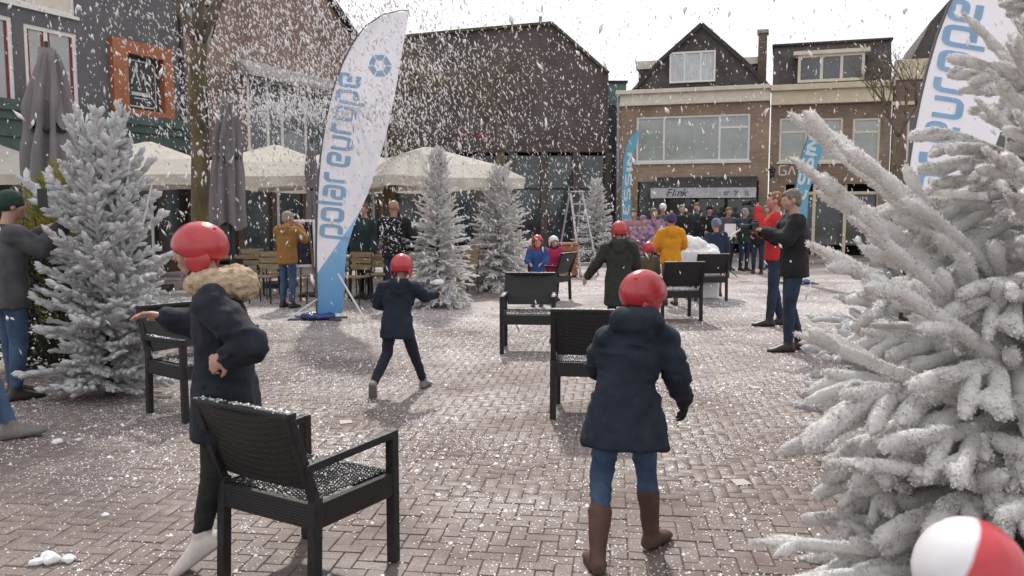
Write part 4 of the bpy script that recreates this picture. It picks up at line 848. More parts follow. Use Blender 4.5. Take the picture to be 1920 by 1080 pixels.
chair_at(from_leg(1062, 560, 75, 1, -1, 1.02), 60, 'black woven armchair beside the child with the white helmet', 1.02)
chair_at(from_leg(1313, 601, 6, 1, -1, 1.03), 6, 'black woven armchair in front of the person in the orange yellow coat', 1.03)
chair_at(from_leg(1361, 564, 4, 1, -1, 1.0), 4, 'black woven armchair in front of the seated child with blue headband', 1.0)

# ================================================================== PEOPLE
def skin(n, c): return mat('skin ' + n, c, tuple(q * .86 for q in c), 18, .5, .15, 90)
SK = skin('fair', (.52, .31, .235)); SK2 = skin('tan', (.42, .24, .17))
def cloth(n, c, c2=None, rough=.85, bump=.25, bs=160, sheen=.02, scale=9, stretch=(1, 1, 1)): return mat(n, c, c2 or tuple(min(1, q * 1.5 + .004) for q in c), scale, rough, bump, bs, sheen=sheen, stretch=stretch)
NAVY = cloth('navy coat', (.009, .012, .020)); NAVY2 = cloth('dark blue coat', (.009, .015, .026)); JEAN = cloth('blue jeans', (.030, .060, .125), (.07, .12, .21), scale=6); JEAND = cloth('dark jeans', (.014, .022, .045), (.03, .045, .08))
BLK = cloth('black cloth', (.009, .009, .011)); OLIVE = cloth('olive green coat', (.022, .024, .020), (.042, .044, .036)); REDC = cloth('red jacket', (.42, .018, .022), (.55, .035, .04)); MUST = cloth('orange yellow coat', (.60, .24, .012), (.72, .32, .02)); BRN = cloth('mustard brown jacket', (.27, .135, .035), (.36, .19, .06))
BOOT = mat('brown suede boot', (.085, .045, .036), (.13, .075, .06), 12, .8, .3, 80); SHOEW = mat('white trainer', (.50, .45, .42), (.62, .57, .54), 9, .6); SHOED = mat('dark leather shoe', (.022, .016, .014), (.05, .038, .032), 10, .45)
SHOEG = mat('grey trainer', (.15, .14, .13), (.24, .22, .20), 10, .7); FUR = mat('fur trim', (.40, .29, .18), (.62, .50, .36), 30, .95, .9, 120); GREYC = cloth('grey jacket', (.06, .06, .066), (.10, .10, .105)); BLUEC = cloth('bright blue jacket', (.02, .06, .20), (.04, .10, .28)); MAG = cloth('magenta jacket', (.36, .02, .09)); PURP = cloth('mauve patterned jacket', (.10, .05, .12), (.42, .26, .34), scale=14); TEAL = cloth('dark teal coat', (.016, .032, .034)); KHAKI = cloth('khaki trousers', (.12, .095, .055)); GRN = cloth('green knit', (.020, .045, .036), (.035, .065, .05))
def shell_mat(name, c, c2, rough=.28): return mat(name, c, c2, 5, rough, .08, 14, spec=.5, coat=.35)
HRED = shell_mat('red helmet shell', (.40, .022, .030), (.52, .05, .06)); HVENT = mat('dark red vent', (.10, .008, .010), rough=.6); HWHITE = shell_mat('white helmet shell', (.70, .69, .70), (.8, .79, .8)); HAIRB = mat('brown hair', (.10, .065, .04), (.20, .135, .085), 40, .7, .6, 200, stretch=(1, 1, .2)); HAIRG = mat('grey brown hair', (.12, .10, .085), (.24, .21, .18), 40, .7, .6, 200, stretch=(1, 1, .2)); EYE = mat('eye', (.02, .015, .012), rough=.15)
V3 = Vector
JD = dict(pel=(0, 0, .53), ch=(0, 0, .70), nk=(0, 0, .815), hd=(0, .012, .925), sl=(-.105, 0, .795), sr=(.105, 0, .795), el=(-.135, -.015, .635), er=(.135, -.015, .635), wl=(-.14, .035, .49), wr=(.14, .035, .49),
          hl=(-.05, 0, .515), hr=(.05, 0, .515), kl=(-.056, .012, .285), kr=(.056, .012, .285), al=(-.058, -.012, .052), ar=(.058, -.012, .052), fl=(0, 1, 0), fr=(0, 1, 0))
def orient(d, up):
    d = V3(d).normalized(); x = d.cross(V3(up)); x = x.normalized() if x.length > 1e-4 else V3((1, 0, 0)); u = x.cross(d).normalized(); return Matrix((x, d, u)).transposed()
def hand(mb, wv, d, nrm, L_, curl, thumb):
    d = d.normalized(); nrm = (nrm - d * nrm.dot(d)); nrm = nrm.normalized() if nrm.length > 1e-3 else fr(d)[0]; sd = d.cross(nrm).normalized() * thumb; M = Matrix((sd, d, nrm)).transposed()
    mb.ell(wv + d * L_ * .25, (L_ * .23, L_ * .31, L_ * .12), M, 12, 8)
    for i, ln in enumerate((.40, .46, .43, .34)):
        b = wv + d * L_ * (.48 - .03 * abs(i - 1)) - sd * L_ * (i - 1.5) * .125; pts = [b]; a = 0
        for k, fct in enumerate((.45, .32, .23)): a += curl * (.55, .85, .6)[k]; pts.append(pts[-1] + (d * math.cos(a) + nrm * math.sin(a) - sd * (i - 1.5) * .04) * L_ * ln * fct)
        mb.limb(pts, [L_ * .062, L_ * .058, L_ * .052, L_ * .045], 8)
    b = wv + d * L_ * .14 + sd * L_ * .17; p1 = b + (d * .6 + sd * .7 + nrm * .2 * curl).normalized() * L_ * .22; p2 = p1 + (d * .85 + sd * .15 + nrm * .5 * curl).normalized() * L_ * .2; mb.limb([b, p1, p2], [L_ * .075, L_ * .062, L_ * .05], 8)
def shoe(name, m, root, ank, fd, H, vox, sole=None, shaft=0.0, kn=None, fs=1.15):
    up = V3((0, 0, 1)) if abs(V3(fd).normalized().z) < .8 else V3((0, 1, 0)); M = orient(fd, up); S = H; c = V3(ank); mb = MB(); v = []; n = 14
    secs = ((-.036, .018, .030), (-.022, .024, .046), (.012, .026, .050), (.045, .028, .038), (.078, .030, .026), (.100, .024, .020), (.112, .012, .012)); zb_ = -.052
    for y, hw_, hh_ in secs:
        for k in range(n): a = 2 * math.pi * k / n; x = math.cos(a) * hw_; z = math.sin(a); z = zb_ + hh_ * .5 + (max(z, -.85) * hh_ * .62 if z > 0 else max(z * 1.6, -1) * hh_ * .5); v.append(c + M @ (V3((x * fs, y * fs, (z + .052) * (fs * .5 + .5) - .052)) * S))
    f = [(i * n + k, i * n + (k + 1) % n, (i + 1) * n + (k + 1) % n, (i + 1) * n + k) for i in range(len(secs) - 1) for k in range(n)] + [tuple(range(n))[::-1], tuple((len(secs) - 1) * n + k for k in range(n))]
    mb.add(v, f); kd = (V3(kn) - c) if kn is not None else M @ V3((0, 0, 1)); kl_ = kd.length; kd.normalize(); top = shaft if shaft else .018 * H
    mb.limb([c + M @ V3((0, -.006, -.012)) * S, c + kd * top], [.027 * S, (.027 if not shaft else .040) * S]); mb.tube([c, c + kd * top], [.027 * S, (.029 if not shaft else .043) * S], 12)
    return remesh(mb, name, m, root, vox, 2, .7, wr=.003 if shaft else 0)
def helmet(name, m, root, c, Mh, s, snow=False, trim=BLK):
    nu, nv = 36, 16; v = []
    for inner in (1, .90):
        for j in range(nv + 1):
            for i in range(nu):
                az = 2 * math.pi * i / nu; fwd = math.cos(az); lim = rad(74 + 44 * (1 - max(0, fwd)) ** .8 if fwd > -.2 else 118); th = lim * j / nv
                r = V3((math.sin(az) * math.sin(th) * .455, math.cos(az) * math.sin(th) * .545, math.cos(th) * .52)) * inner
                if th > rad(90): r.x *= 1 - .10 * (th - rad(90)); r.y *= 1 - .12 * (th - rad(90))
                ridge = .012 * math.exp(-((abs(math.sin(az)) * math.sin(th) - .33) / .05) ** 2) * (1 if inner == 1 else 0); r *= 1 - ridge * 2
                v.append(c + Mh @ ((r + V3((0, -.03, .03))) * s))
    o = (nv + 1) * nu; f = []
    for j in range(nv):
        for i in range(nu): a, b, e, d = j * nu + i, j * nu + (i + 1) % nu, (j + 1) * nu + (i + 1) % nu, (j + 1) * nu + i; f += [(a, d, e, b), (o + a, o + b, o + e, o + d)]
    for i in range(nu): f.append((nv * nu + i, o + nv * nu + i, o + nv * nu + (i + 1) % nu, nv * nu + (i + 1) % nu))
    h = MB().add(v, f).build(name, m, root, True, recalc=False)
    for x, y, zz in ((-.16, -.36, .36), (.16, -.36, .36), (-.2, .22, .42), (.2, .22, .42), (0, -.50, .12)): MB().ell(c + Mh @ (V3((x * .95, y * .95 - .03, zz * .95 + .03)) * s), V3((.032, .05, .016)) * s, Mh, 8, 6).build('vent', HVENT, h, True)
    for sgn in (-1, 1): MB().ell(c + Mh @ (V3((sgn * .375, -.05, -.18)) * s), V3((.05, .24, .24)) * s, Mh, 12, 8).build('ear_pad', m, h, True)
    st = MB()
    for sgn in (-1, 1): st.tube([c + Mh @ (V3(q) * s) for q in ((sgn * .40, .02, -.25), (sgn * .30, .16, -.42), (0, .26, -.52))], .018 * s, 5)
    st.build('chin_strap', BLK, h); return h
def person(label, x, y, face, H, J=None, vox=.012, head=.145, yaw=0, pitch=0, roll=0, top=NAVY, hem=.44, flare=1.0, puff=1.0, hood=None, low=JEAN, feet=SHOED, shaft=0.0, hat=None, hatmat=None, hair=HAIRB, sk=SK, curl=(.8, .8), gloves=None, palm=None, scarf=None, z=0.0, group=None, wr=.011, low_r=1.0, eyes=False, cat='person', seed=1, fs=1.15):
    root = thing('person', label, cat, (x, y, z), rad(face), group); q = dict(JD); q.update(J or {}); P = {k: V3(v) * H for k, v in q.items() if k not in ('fl', 'fr')}; fdl, fdr = q['fl'], q['fr']
    rs = (P['sr'] - P['sl']).normalized(); rh = (P['hr'] - P['hl']).normalized(); rm = (rs + rh).normalized(); msh = (P['sl'] + P['sr']) / 2; s = head * H
    Mh = (Matrix.Rotation(rad(yaw), 3, 'Z') @ Matrix.Rotation(rad(pitch), 3, 'X') @ Matrix.Rotation(rad(roll), 3, 'Y')); hd = P['hd']
    mb = MB()
    mb.loft([(P['pel'] - V3((0, 0, .04)) * H, rh, .05 * H, .045 * H), (P['pel'], rh, .082 * H, .058 * H), ((P['pel'] + P['ch']) / 2, rm, .072 * H, .05 * H), (P['ch'], rs, .088 * H, .058 * H), (msh, rs, .075 * H, .042 * H), (P['nk'], rs, .034 * H, .034 * H)])
    mb.limb([P['nk'] - V3((0, 0, .02)) * H, hd - Mh @ V3((0, .06, .25)) * s], [.033 * H, .031 * H])
    for c, r in (((0, -.05, .12), (.345, .43, .375)), ((0, .10, -.10), (.285, .31, .36)), ((0, .20, -.36), (.17, .17, .13)), ((0, .425, -.06), (.05, .07, .10)), ((0, .455, -.115), (.062, .06, .05)), ((0, .33, .07), (.25, .10, .06)), ((-.35, -.02, -.04), (.045, .10, .15)), ((.35, -.02, -.04), (.045, .10, .15)), ((0, .375, -.25), (.10, .05, .028)), ((0, .37, -.29), (.085, .05, .028)), ((-.17, .25, -.12), (.12, .12, .13)), ((.17, .25, -.12), (.12, .12, .13))):
        mb.ell(hd + Mh @ (V3(c) * s), V3(r) * s, Mh, 12, 8)
    for a, e, w_, tb, cl, k in (('sl', 'el', 'wl', 1, curl[0], 'l'), ('sr', 'er', 'wr', -1, curl[1], 'r')):
        mb.limb([P[a], P[e], P[w_]], [.030 * H, .025 * H, .017 * H]); nrm = V3(palm[k]) if palm and k in palm else V3((-P[w_].x, .2, -.1 * H))
        if not gloves: hand(mb, P[w_], P[w_] - P[e], nrm, .108 * H, cl, tb)
    for a, k, e in (('hl', 'kl', 'al'), ('hr', 'kr', 'ar')): mb.limb([P[a], P[k], P[e]], [.038 * H, .026 * H, .017 * H])
    for e, fd in (('al', fdl), ('ar', fdr)): M = orient(fd, (0, 0, 1) if abs(V3(fd).normalized().z) < .8 else (0, 1, 0)); mb.ell(P[e] + M @ V3((0, .035, -.025)) * H, V3((.020, .055, .016)) * H, M, 10, 6)
    body = remesh(mb, 'body', sk, root, vox, 2, .45)
    if eyes:
        for sg in (-1, 1): MB().ell(hd + Mh @ (V3((sg * .125, .355, .0)) * s), V3((.045, .03, .025)) * s, Mh, 10, 6).build('eye', EYE, body, True)
    if gloves:
        for a, e, tb, cl, k in (('wl', 'el', 1, curl[0], 'l'), ('wr', 'er', -1, curl[1], 'r')):
            g_ = MB(); hand(g_, P[a], P[a] - P[e], V3(palm[k]) if palm and k in palm else V3((-P[a].x, .2, -.1 * H)), .118 * H, cl, tb); g_.ell(P[a], .024 * H); remesh(g_, 'glove', gloves, root, min(vox, .008), 1, .7)
    # coat
    pf = .016 * H * puff; dn = (P['pel'] - P['ch']).normalized(); hd_ = q['pel'][2] - hem; hc = P['pel'] + (dn * .6 + V3((0, 0, -1)) * .4).normalized() * hd_ * H; t = MB()
    t.loft([(hc, rh, (.088 * H + pf) * flare, (.064 * H + pf) * flare), (P['pel'], rh, (.088 * H + pf) * (1 + (flare - 1) * .5), .062 * H + pf), ((P['pel'] + P['ch']) / 2, rm, .080 * H + pf, .056 * H + pf), (P['ch'], rs, .094 * H + pf, .062 * H + pf), (msh - V3((0, 0, .005)) * H, rs, .083 * H + pf, .044 * H + pf), (P['nk'] - V3((0, 0, .002)) * H, rs, .046 * H + pf * .3, .046 * H + pf * .3), (P['nk'] + V3((0, 0, .022)) * H, rs, .040 * H, .042 * H)], 22)
    for a, e, w_ in (('sl', 'el', 'wl'), ('sr', 'er', 'wr')): cuff = P[w_] + (P[e] - P[w_]) * .05; t.limb([P[a] - V3((0, 0, .006)) * H, P[e], cuff], [.036 * H + pf * .8, .029 * H + pf * .8, .023 * H + pf * .5])
    if hood and hood[0] is None: (t.limb([P['nk'] + V3((-.062, .0, .004)) * H, P['nk'] + V3((-.045, -.042, .008)) * H, P['nk'] + V3((0, -.060, .0)) * H, P['nk'] + V3((.045, -.042, .008)) * H, P['nk'] + V3((.062, .0, .004)) * H], [.022 * H, .030 * H * hood[1], .034 * H * hood[1], .030 * H * hood[1], .022 * H]), t.ell(P['nk'] + V3((0, -.062, -.032)) * H, V3((.058, .030 * hood[1], .05)) * H))
    remesh(t, 'jacket', top, root, vox * 1.25, 4, .6, wr=wr, seed=seed)
    if hood and hood[0] is not None:
        t = MB(); t.limb([P['nk'] + V3(v_) * H for v_ in ((-.055, .02, .005), (-.06, -.045, .01), (0, -.085, .0), (.06, -.045, .01), (.055, .02, .005))], [.028 * H * hood[1], .036 * H * hood[1], .040 * H * hood[1], .036 * H * hood[1], .028 * H * hood[1]]); remesh(t, 'fur_hood', hood[0], root, vox * .9, 1, wr=.014, wscale=(40, 40, 40))
    # trousers
    t = MB(); t.ell(P['pel'] - V3((0, 0, .01)) * H, V3((.092, .068, .055)) * H)
    for a, k, e in (('hl', 'kl', 'al'), ('hr', 'kr', 'ar')): an = P[e] + (P[k] - P[e]) * (.06 if not shaft else .35); t.limb([P[a], P[a].lerp(P[k], .5), P[k], P[k].lerp(an, .4), an], [.054 * H * low_r, .047 * H * low_r, .039 * H * low_r, .036 * H * low_r, (.028 if not shaft else .03) * H * low_r])
    remesh(t, 'trousers', low, root, vox * 1.2, 3, .6, wr=wr * .7, wscale=(11, 11, 16), seed=seed + 3)
    for e, k, fd in (('al', 'kl', fdl), ('ar', 'kr', fdr)): shoe('boot' if shaft else 'shoe', feet, root, P[e], fd, H, min(vox, .012), shaft=shaft * H, kn=P[k], fs=fs)
    if hat == 'helmet': helmet('helmet', hatmat or HRED, root, hd, Mh, s)
    if hat == 'beanie':
        t = MB(); t.ell(hd + Mh @ (V3((0, -.04, .16)) * s), V3((.40, .48, .42)) * s, Mh); t.ell(hd + Mh @ (V3((0, -.05, .03)) * s), V3((.415, .485, .14)) * s, Mh); remesh(t, 'beanie', hatmat or GRN, root, vox, 2, wr=.004)
        if hatmat and hatmat.name.startswith('purple'): MB().ell(hd + Mh @ (V3((0, -.06, .62)) * s), .12 * s, None, 10, 8).build('pompom', FUR, root, True)
    if hat in (None, 'bun') and hair:
        t = MB(); t.ell(hd + Mh @ (V3((0, -.10, .14)) * s), V3((.375, .43, .40)) * s, Mh); t.ell(hd + Mh @ (V3((0, -.24, -.08)) * s), V3((.33, .25, .30)) * s, Mh); t.ell(hd + Mh @ (V3((0, .22, .32)) * s), V3((.24, .16, .12)) * s, Mh); remesh(t, 'hair', hair, root, min(vox, .012), 2, wr=.007, wscale=(40, 40, 12))
    if scarf:
        t = MB(); t.limb([P['nk'] + V3(v_) * H for v_ in ((-.05, 0, .012), (0, .05, .01), (.05, 0, .012), (0, -.045, .014), (-.05, 0, .012))], [.022 * H] * 5); remesh(t, 'scarf', scarf, root, vox, 1, wr=.004)
    return root
def at(px, Y): return D(px, 395, Y).x, Y
# --- the running girl
xg, yg = at(402, 3.5)
person('running girl with red helmet, navy coat and pale fur hood, white shoes', xg, yg, 88, 1.48, dict(pel=(0, -.015, .545), ch=(0, -.012, .71), nk=(0, .014, .835), hd=(0, .05, .935), sl=(-.105, -.025, .80), sr=(.10, .035, .80), el=(-.165, -.155, .685), wl=(-.155, -.088, .655), er=(.13, .115, .70), wr=(.10, .20, .725),
       hl=(-.05, -.01, .525), kl=(-.05, .008, .305), al=(-.05, .05, .105), fl=(-.05, .80, -.58), hr=(.05, -.015, .525), kr=(.05, -.03, .31), ar=(.05, -.20, .25), fr=(0, -.1, -1)), .0075, .15, yaw=8, pitch=-6, top=NAVY, hem=.40, flare=1.12, puff=1.25, hood=(FUR, 1.2), low=cloth('black leggings', (.010, .012, .011)), feet=SHOEW, hat='helmet', hair=HAIRB, curl=(1.0, .5), low_r=.86, wr=.015, eyes=True, seed=2, fs=1.35)
# --- the child in brown boots
xk, yk = at(1178, 3.52)
person('child in red helmet and long dark blue coat with jeans and brown boots', xk, yk, 0, 1.27, dict(pel=(0, .0, .555), ch=(.012, .045, .71), nk=(.040, .085, .835), hd=(.076, .125, .925), sl=(-.060, .06, .775), sr=(.140, .07, .785), el=(-.085, .15, .66), wl=(-.03, .24, .62), er=(.185, .05, .645), wr=(.222, .125, .545),
       hl=(-.055, 0, .53), kl=(-.075, .04, .285), al=(-.098, -.06, .055), fl=(-.12, 1, 0), hr=(.05, .01, .53), kr=(.092, .13, .31), ar=(.118, .13, .062), fr=(.62, .78, 0)), .007, .165, yaw=-62, pitch=-4, roll=6, top=NAVY2, hem=.415, flare=1.42, puff=1.2, hood=(None, 1.6), low=JEAN, feet=BOOT, shaft=.15, hat='helmet', hair=HAIRB, gloves=BLK, wr=.015, low_r=.98, eyes=True, seed=5)
# --- the boy walking away
xb, yb = at(742, 6.95)
person('boy in red helmet and navy jacket walking away with one arm stretched sideways', xb, yb, 0, 1.19, dict(pel=(0, 0, .52), ch=(.012, .01, .67), nk=(.02, .015, .785), hd=(.035, .03, .905), sl=(-.095, .01, .765), sr=(.125, .01, .765), el=(-.145, .05, .64), wl=(-.10, .16, .60), er=(.19, .06, .695), wr=(.265, .17, .69), hl=(-.05, 0, .505), kl=(-.075, .0, .285), al=(-.15, -.16, .10), fl=(-.05, .55, -.83), hr=(.05, 0, .505), kr=(.105, .09, .275), ar=(.165, .17, .055), fr=(.25, 1, 0)), .010, .175, yaw=-12, pitch=-5, top=NAVY2, hem=.40, flare=1.1, puff=1.1, hood=(None, 1.2), low=cloth('dark navy trousers', (.010, .013, .022)), feet=SHOEG, hat='helmet', curl=(.7, .9), wr=.012, seed=8)
xo, yo = at(1162, 9.8)
person('person in red helmet and long olive coat with left arm swung out', xo, yo, -4, 1.42, dict(sl=(-.11, 0, .785), el=(-.175, .02, .66), wl=(-.265, .06, .535), er=(.15, .05, .64), wr=(.13, .15, .58)), .012, .155, yaw=-6, top=OLIVE, hem=.30, flare=1.12, puff=1.3, hood=(None, 1.3), low=JEAND, hat='helmet', seed=11)
xs_, ys_ = at(1218, 12.0)
person('small child in red helmet and brown coat behind the olive coated person', xs_, ys_, 20, 1.08, dict(), .016, .18, top=cloth('brown child coat', (.075, .055, .035), (.12, .095, .06)), hem=.40, low=KHAKI, hat='helmet', seed=12)
xr, yr = at(1008, 13.4)
person('child in mottled red helmet with red and blue jacket behind empty chair', xr, yr, 170, 1.14, dict(el=(-.14, .06, .65), wl=(-.08, .16, .62), er=(.14, .06, .65), wr=(.08, .16, .62)), .014, .18, yaw=20, top=BLUEC, hem=.42, low=BLUEC, hat='helmet', scarf=REDC, seed=13)
xw, yw = at(1038, 14.3)
person('child in white helmet and magenta jacket with dark red scarf', xw, yw, -165, 1.10, dict(), .014, .18, yaw=0, top=MAG, hem=.42, low=BLK, hat='helmet', hatmat=HWHITE, scarf=cloth('dark red scarf', (.12, .012, .02)), seed=14)
xy_, yy_ = at(1259, 13.6)
person('person in orange yellow coat with purple beanie seen from behind', xy_, yy_, 8, 1.50, dict(el=(-.16, .03, .66), wl=(-.12, .12, .60), er=(.16, .03, .66), wr=(.12, .12, .60)), .014, .15, top=MUST, hem=.46, flare=1.05, puff=1.6, hood=(None, 1.5), low=KHAKI, hat='beanie', hatmat=cloth('purple beanie', (.05, .035, .12), (.10, .06, .18)), seed=15)
xq, yq = at(1344, 15.0)
person('child with blue headband and dark blue jacket near the foam block', xq, yq, 10, 1.40, dict(), .016, .16, top=cloth('midnight jacket', (.012, .02, .045)), hem=.46, puff=1.3, low=cloth('rust skirt trousers', (.20, .06, .03)), hat='beanie', hatmat=cloth('blue headband', (.06, .08, .16), (.3, .32, .4)), seed=16)
# --- photographers
xp, yp = at(1492, 9.1)
person('man in black jacket and jeans holding a camera at chest height', xp, yp, 82, 1.80, dict(sl=(-.11, .01, .80), el=(-.13, .075, .69), wl=(-.05, .185, .735), sr=(.10, .02, .80), er=(.13, .09, .69), wr=(.05, .19, .735), kl=(-.055, .03, .285), al=(-.055, .03, .052), ar=(.06, -.06, .052), fl=(-.15, 1, 0), hd=(0, .03, .925)), .013, .128, yaw=10, pitch=-8, top=BLK, hem=.46, puff=1.5, low=JEAND, feet=SHOED, hair=HAIRG, curl=(1.2, 1.2), seed=17)
xm, ym = at(1457, 11.1)
person('man in red jacket and dark jeans holding a black camera to his face', xm, ym, 72, 1.82, dict(sl=(-.11, .01, .80), el=(-.15, .10, .70), wl=(-.03, .135, .865), sr=(.10, .02, .80), er=(.15, .11, .71), wr=(.045, .14, .86), al=(-.055, .03, .052), ar=(.06, -.05, .052), hd=(0, .02, .925)), .014, .128, yaw=12, top=REDC, hem=.49, puff=1.2, low=JEAND, feet=SHOED, hair=mat('ginger hair', (.20, .09, .05), (.30, .15, .09), 40, .7, .6, 200), curl=(1.2, 1.2), seed=18)
def camera_at(label, loc, rz, s=1.0):
    root = thing('camera', label, 'camera', loc, rz); MB().box((0, 0, 0), (.14 * s, .07 * s, .10 * s)).build('camera_body', M_IRON, root, bevel=.008); MB().box((0, 0, .06 * s), (.05 * s, .06 * s, .03 * s)).build('viewfinder', M_IRON, root, bevel=.005)
    ln_ = MB(); ln_.v = []; ln_.tube([(0, .03 * s, 0), (0, .12 * s, 0), (0, .15 * s, 0)], [.034 * s, .036 * s, .042 * s], 14).build('lens', M_IRON, root, True); return root
f_ = rad(72); camera_at('black camera held to the face of the man in red', (xm + (-math.sin(f_)) * .30, ym + math.cos(f_) * .30, 1.655), f_)
f_ = rad(82); cq = camera_at('black camera with white strap held by the man in black', (xp - math.sin(f_) * .43, yp + math.cos(f_) * .43, 1.37), f_)
MB().tube([(.07, 0, .03), (.10, .10, .0), (.06, .22, -.08), (.0, .26, -.14)], .012, 6).build('strap', M_WHITE, cq, True)
# --- terrace visitors
xa, ya = at(536, 13.2)
person('woman in mustard brown jacket and jeans holding a phone to her face', xa, ya, -25, 1.56, dict(el=(-.15, .09, .70), wl=(-.03, .15, .83), er=(.15, .09, .70), wr=(.05, .14, .84), hd=(.0, .035, .915)), .014, .14, pitch=-12, yaw=-15, top=BRN, hem=.45, puff=1.5, hood=(None, 1.1), low=JEAN, hair=mat('ash blond hair', (.30, .24, .17), (.45, .37, .27), 40, .7, .6, 200), seed=19)
xd, yd = at(738, 13.1)
dk = person('bald man in black jacket speckled with foam beside the slim spruce', xd, yd, -20, 1.73, dict(el=(-.16, .06, .67), wl=(-.08, .16, .68), er=(.16, .06, .67), wr=(.08, .16, .70), al=(-.07, .03, .052), ar=(.07, -.04, .052)), .014, .135, top=BLK, hem=.47, puff=1.7, low=JEAND, hair=None, sk=SK2, seed=20)
rr = np.random.default_rng(9); N_ = 170; a_ = rr.uniform(3.3, 6.1, N_); P_ = np.stack([np.cos(a_) * .235, np.sin(a_) * .165, rr.uniform(.85, 1.42, N_)], 1); specks('jacket_foam', dk, P_, .012, seed=4)
xe, ye = at(683, 14.6)
person('person in dark jacket standing at the terrace behind the white banner', xe, ye, 150, 1.70, dict(), .018, .13, top=TEAL, hem=.46, puff=1.3, low=BLK, hair=HAIRB, seed=21)
# --- left edge
xl, yl = at(8, 6.75)
person('man in green beanie, grey jacket and jeans raising a phone', xl, yl, -40, 1.72, dict(el=(-.16, .12, .72), wl=(-.02, .17, .80), er=(.15, .10, .72), wr=(.135, .225, .855), hd=(0, .03, .925), al=(-.06, .02, .052)), .011, .135, yaw=-8, pitch=4, top=GREYC, hem=.44, puff=1.4, low=JEAN, hat='beanie', hatmat=GRN, curl=(1.0, .9), seed=22)
tag(MB().box((0, 0, 0), (.078, .012, .155)).build('phone', M_IRON, None, bevel=.005), 'dark phone held up beside the yellow green shrub', 'phone').location = (D(77, 375, 6.6).x, 6.62, D(77, 372, 6.6).z)
xz, yz = at(-92, 5.35)
person('passer-by striding in at the picture edge with pale soled shoe', xz, yz, -75, 1.70, dict(kl=(-.06, .06, .29), al=(-.06, .14, .055), hr=(.05, 0, .515), kr=(.06, .02, .285), ar=(.06, -.12, .07), fl=(-.3, 1, .1)), .014, .13, top=BLK, low=JEAN, feet=SHOEG, hair=HAIRB, seed=23)
# --- far visitors by the shops
far = [(1397, 21.5, 200, 1.62, TEAL, JEAND, 'beanie', cloth('grey beanie', (.2, .2, .2)), 'person in dark teal coat and grey beanie near the paper board'), (1423, 20.4, 160, 1.66, BLK, JEAND, None, None, 'person in black behind the man in red'), (1436, 22, 190, 1.7, BLK, BLK, None, None, 'person in black coat by the brown brick house shopfront'),
       (1206, 17.2, 175, 1.46, PURP, BLK, 'beanie', PURP, 'child in mauve patterned jacket and matching beanie'), (1226, 18.6, 190, 1.62, PURP, BLK, None, None, 'bareheaded woman in mauve patterned jacket'), (1188, 19.6, 170, 1.60, cloth('dusky pink coat', (.30, .14, .17), (.42, .24, .27)), BLK, None, None, 'person in dusky pink coat near the narrow blue banner'),
       (1278, 22, 185, 1.72, BLK, JEAND, None, None, 'person in black jacket under the white awning strip'), (1306, 23.2, 170, 1.78, TEAL, BLK, None, None, 'person in teal coat under the white awning strip'), (1330, 22.6, 180, 1.70, BLK, BLK, 'beanie', BLK, 'person in black beanie under the white awning strip'), (1366, 21.6, 200, 1.65, GREYC, JEAND, None, None, 'person in grey jacket beside the paper board'),
       (1243, 21.0, 180, 1.74, GREYC, BLK, 'beanie', HWHITE, 'person with pale tall hat behind the orange yellow coat')]
for k, (px, Y, f, H, tp, lw, ht, hm, lb) in enumerate(far):
    x_, y_ = at(px, Y); e = random.uniform(.0, .1)
    person(lb, x_, y_, f, H, dict(el=(-.14, .02 + e, .64), wl=(-.10, .08 + e, .56 + e), er=(.14, .02 + e, .64), wr=(.10, .10 + e, .56 + e)), .022, .135, yaw=random.uniform(-20, 20), top=tp, hem=.44, puff=1.4, low=lw, hat=ht, hatmat=hm, hair=HAIRB if k % 2 else HAIRG, group='onlookers near the shops', seed=40 + k)
# --- child close to the lens, only the helmet shows
xh, yh = at(1838, 1.30); hx = person('child in a red and white helmet just before the big flocked spruce', xh + .02, yh, 0, 1.02, dict(), .011, .185, top=REDC, hem=.42, low=BLK, hat='helmet', hatmat=HRED, seed=60)
def two_tone():
    m = bpy.data.materials.new('red and white shell'); m.use_nodes = True; n = m.node_tree.nodes; l = m.node_tree.links.new; p = n['Principled BSDF']; p.inputs['Roughness'].default_value = .35; p.inputs['Coat Weight'].default_value = .3
    t = n.new('ShaderNodeTexCoord'); d = n.new('ShaderNodeVectorMath'); d.operation = 'DISTANCE'; d.inputs[1].default_value = (.17, -.06, .87); l(t.outputs['Object'], d.inputs[0])
    r = n.new('ShaderNodeMapRange'); r.inputs[1].default_value = .247; r.inputs[2].default_value = .252; l(d.outputs['Value'], r.inputs[0]); x = n.new('ShaderNodeMix'); x.data_type = 'RGBA'; x.inputs[6].default_value = (.52, .035, .05, 1); x.inputs[7].default_value = (.74, .73, .75, 1); l(r.outputs[0], x.inputs[0]); l(x.outputs[2], p.inputs['Base Color']); return m
TT = two_tone()
for c_ in hx.children:
    if c_.name.startswith('helmet'):
        c_.data.materials[0] = TT; c_['label'] = 'helmet shell white on one side and red on the other'
        for g_ in list(c_.children):
            if g_.name.startswith('ear_pad'): g_.data.materials[0] = TT
            if g_.name.startswith('vent'): bpy.data.objects.remove(g_)

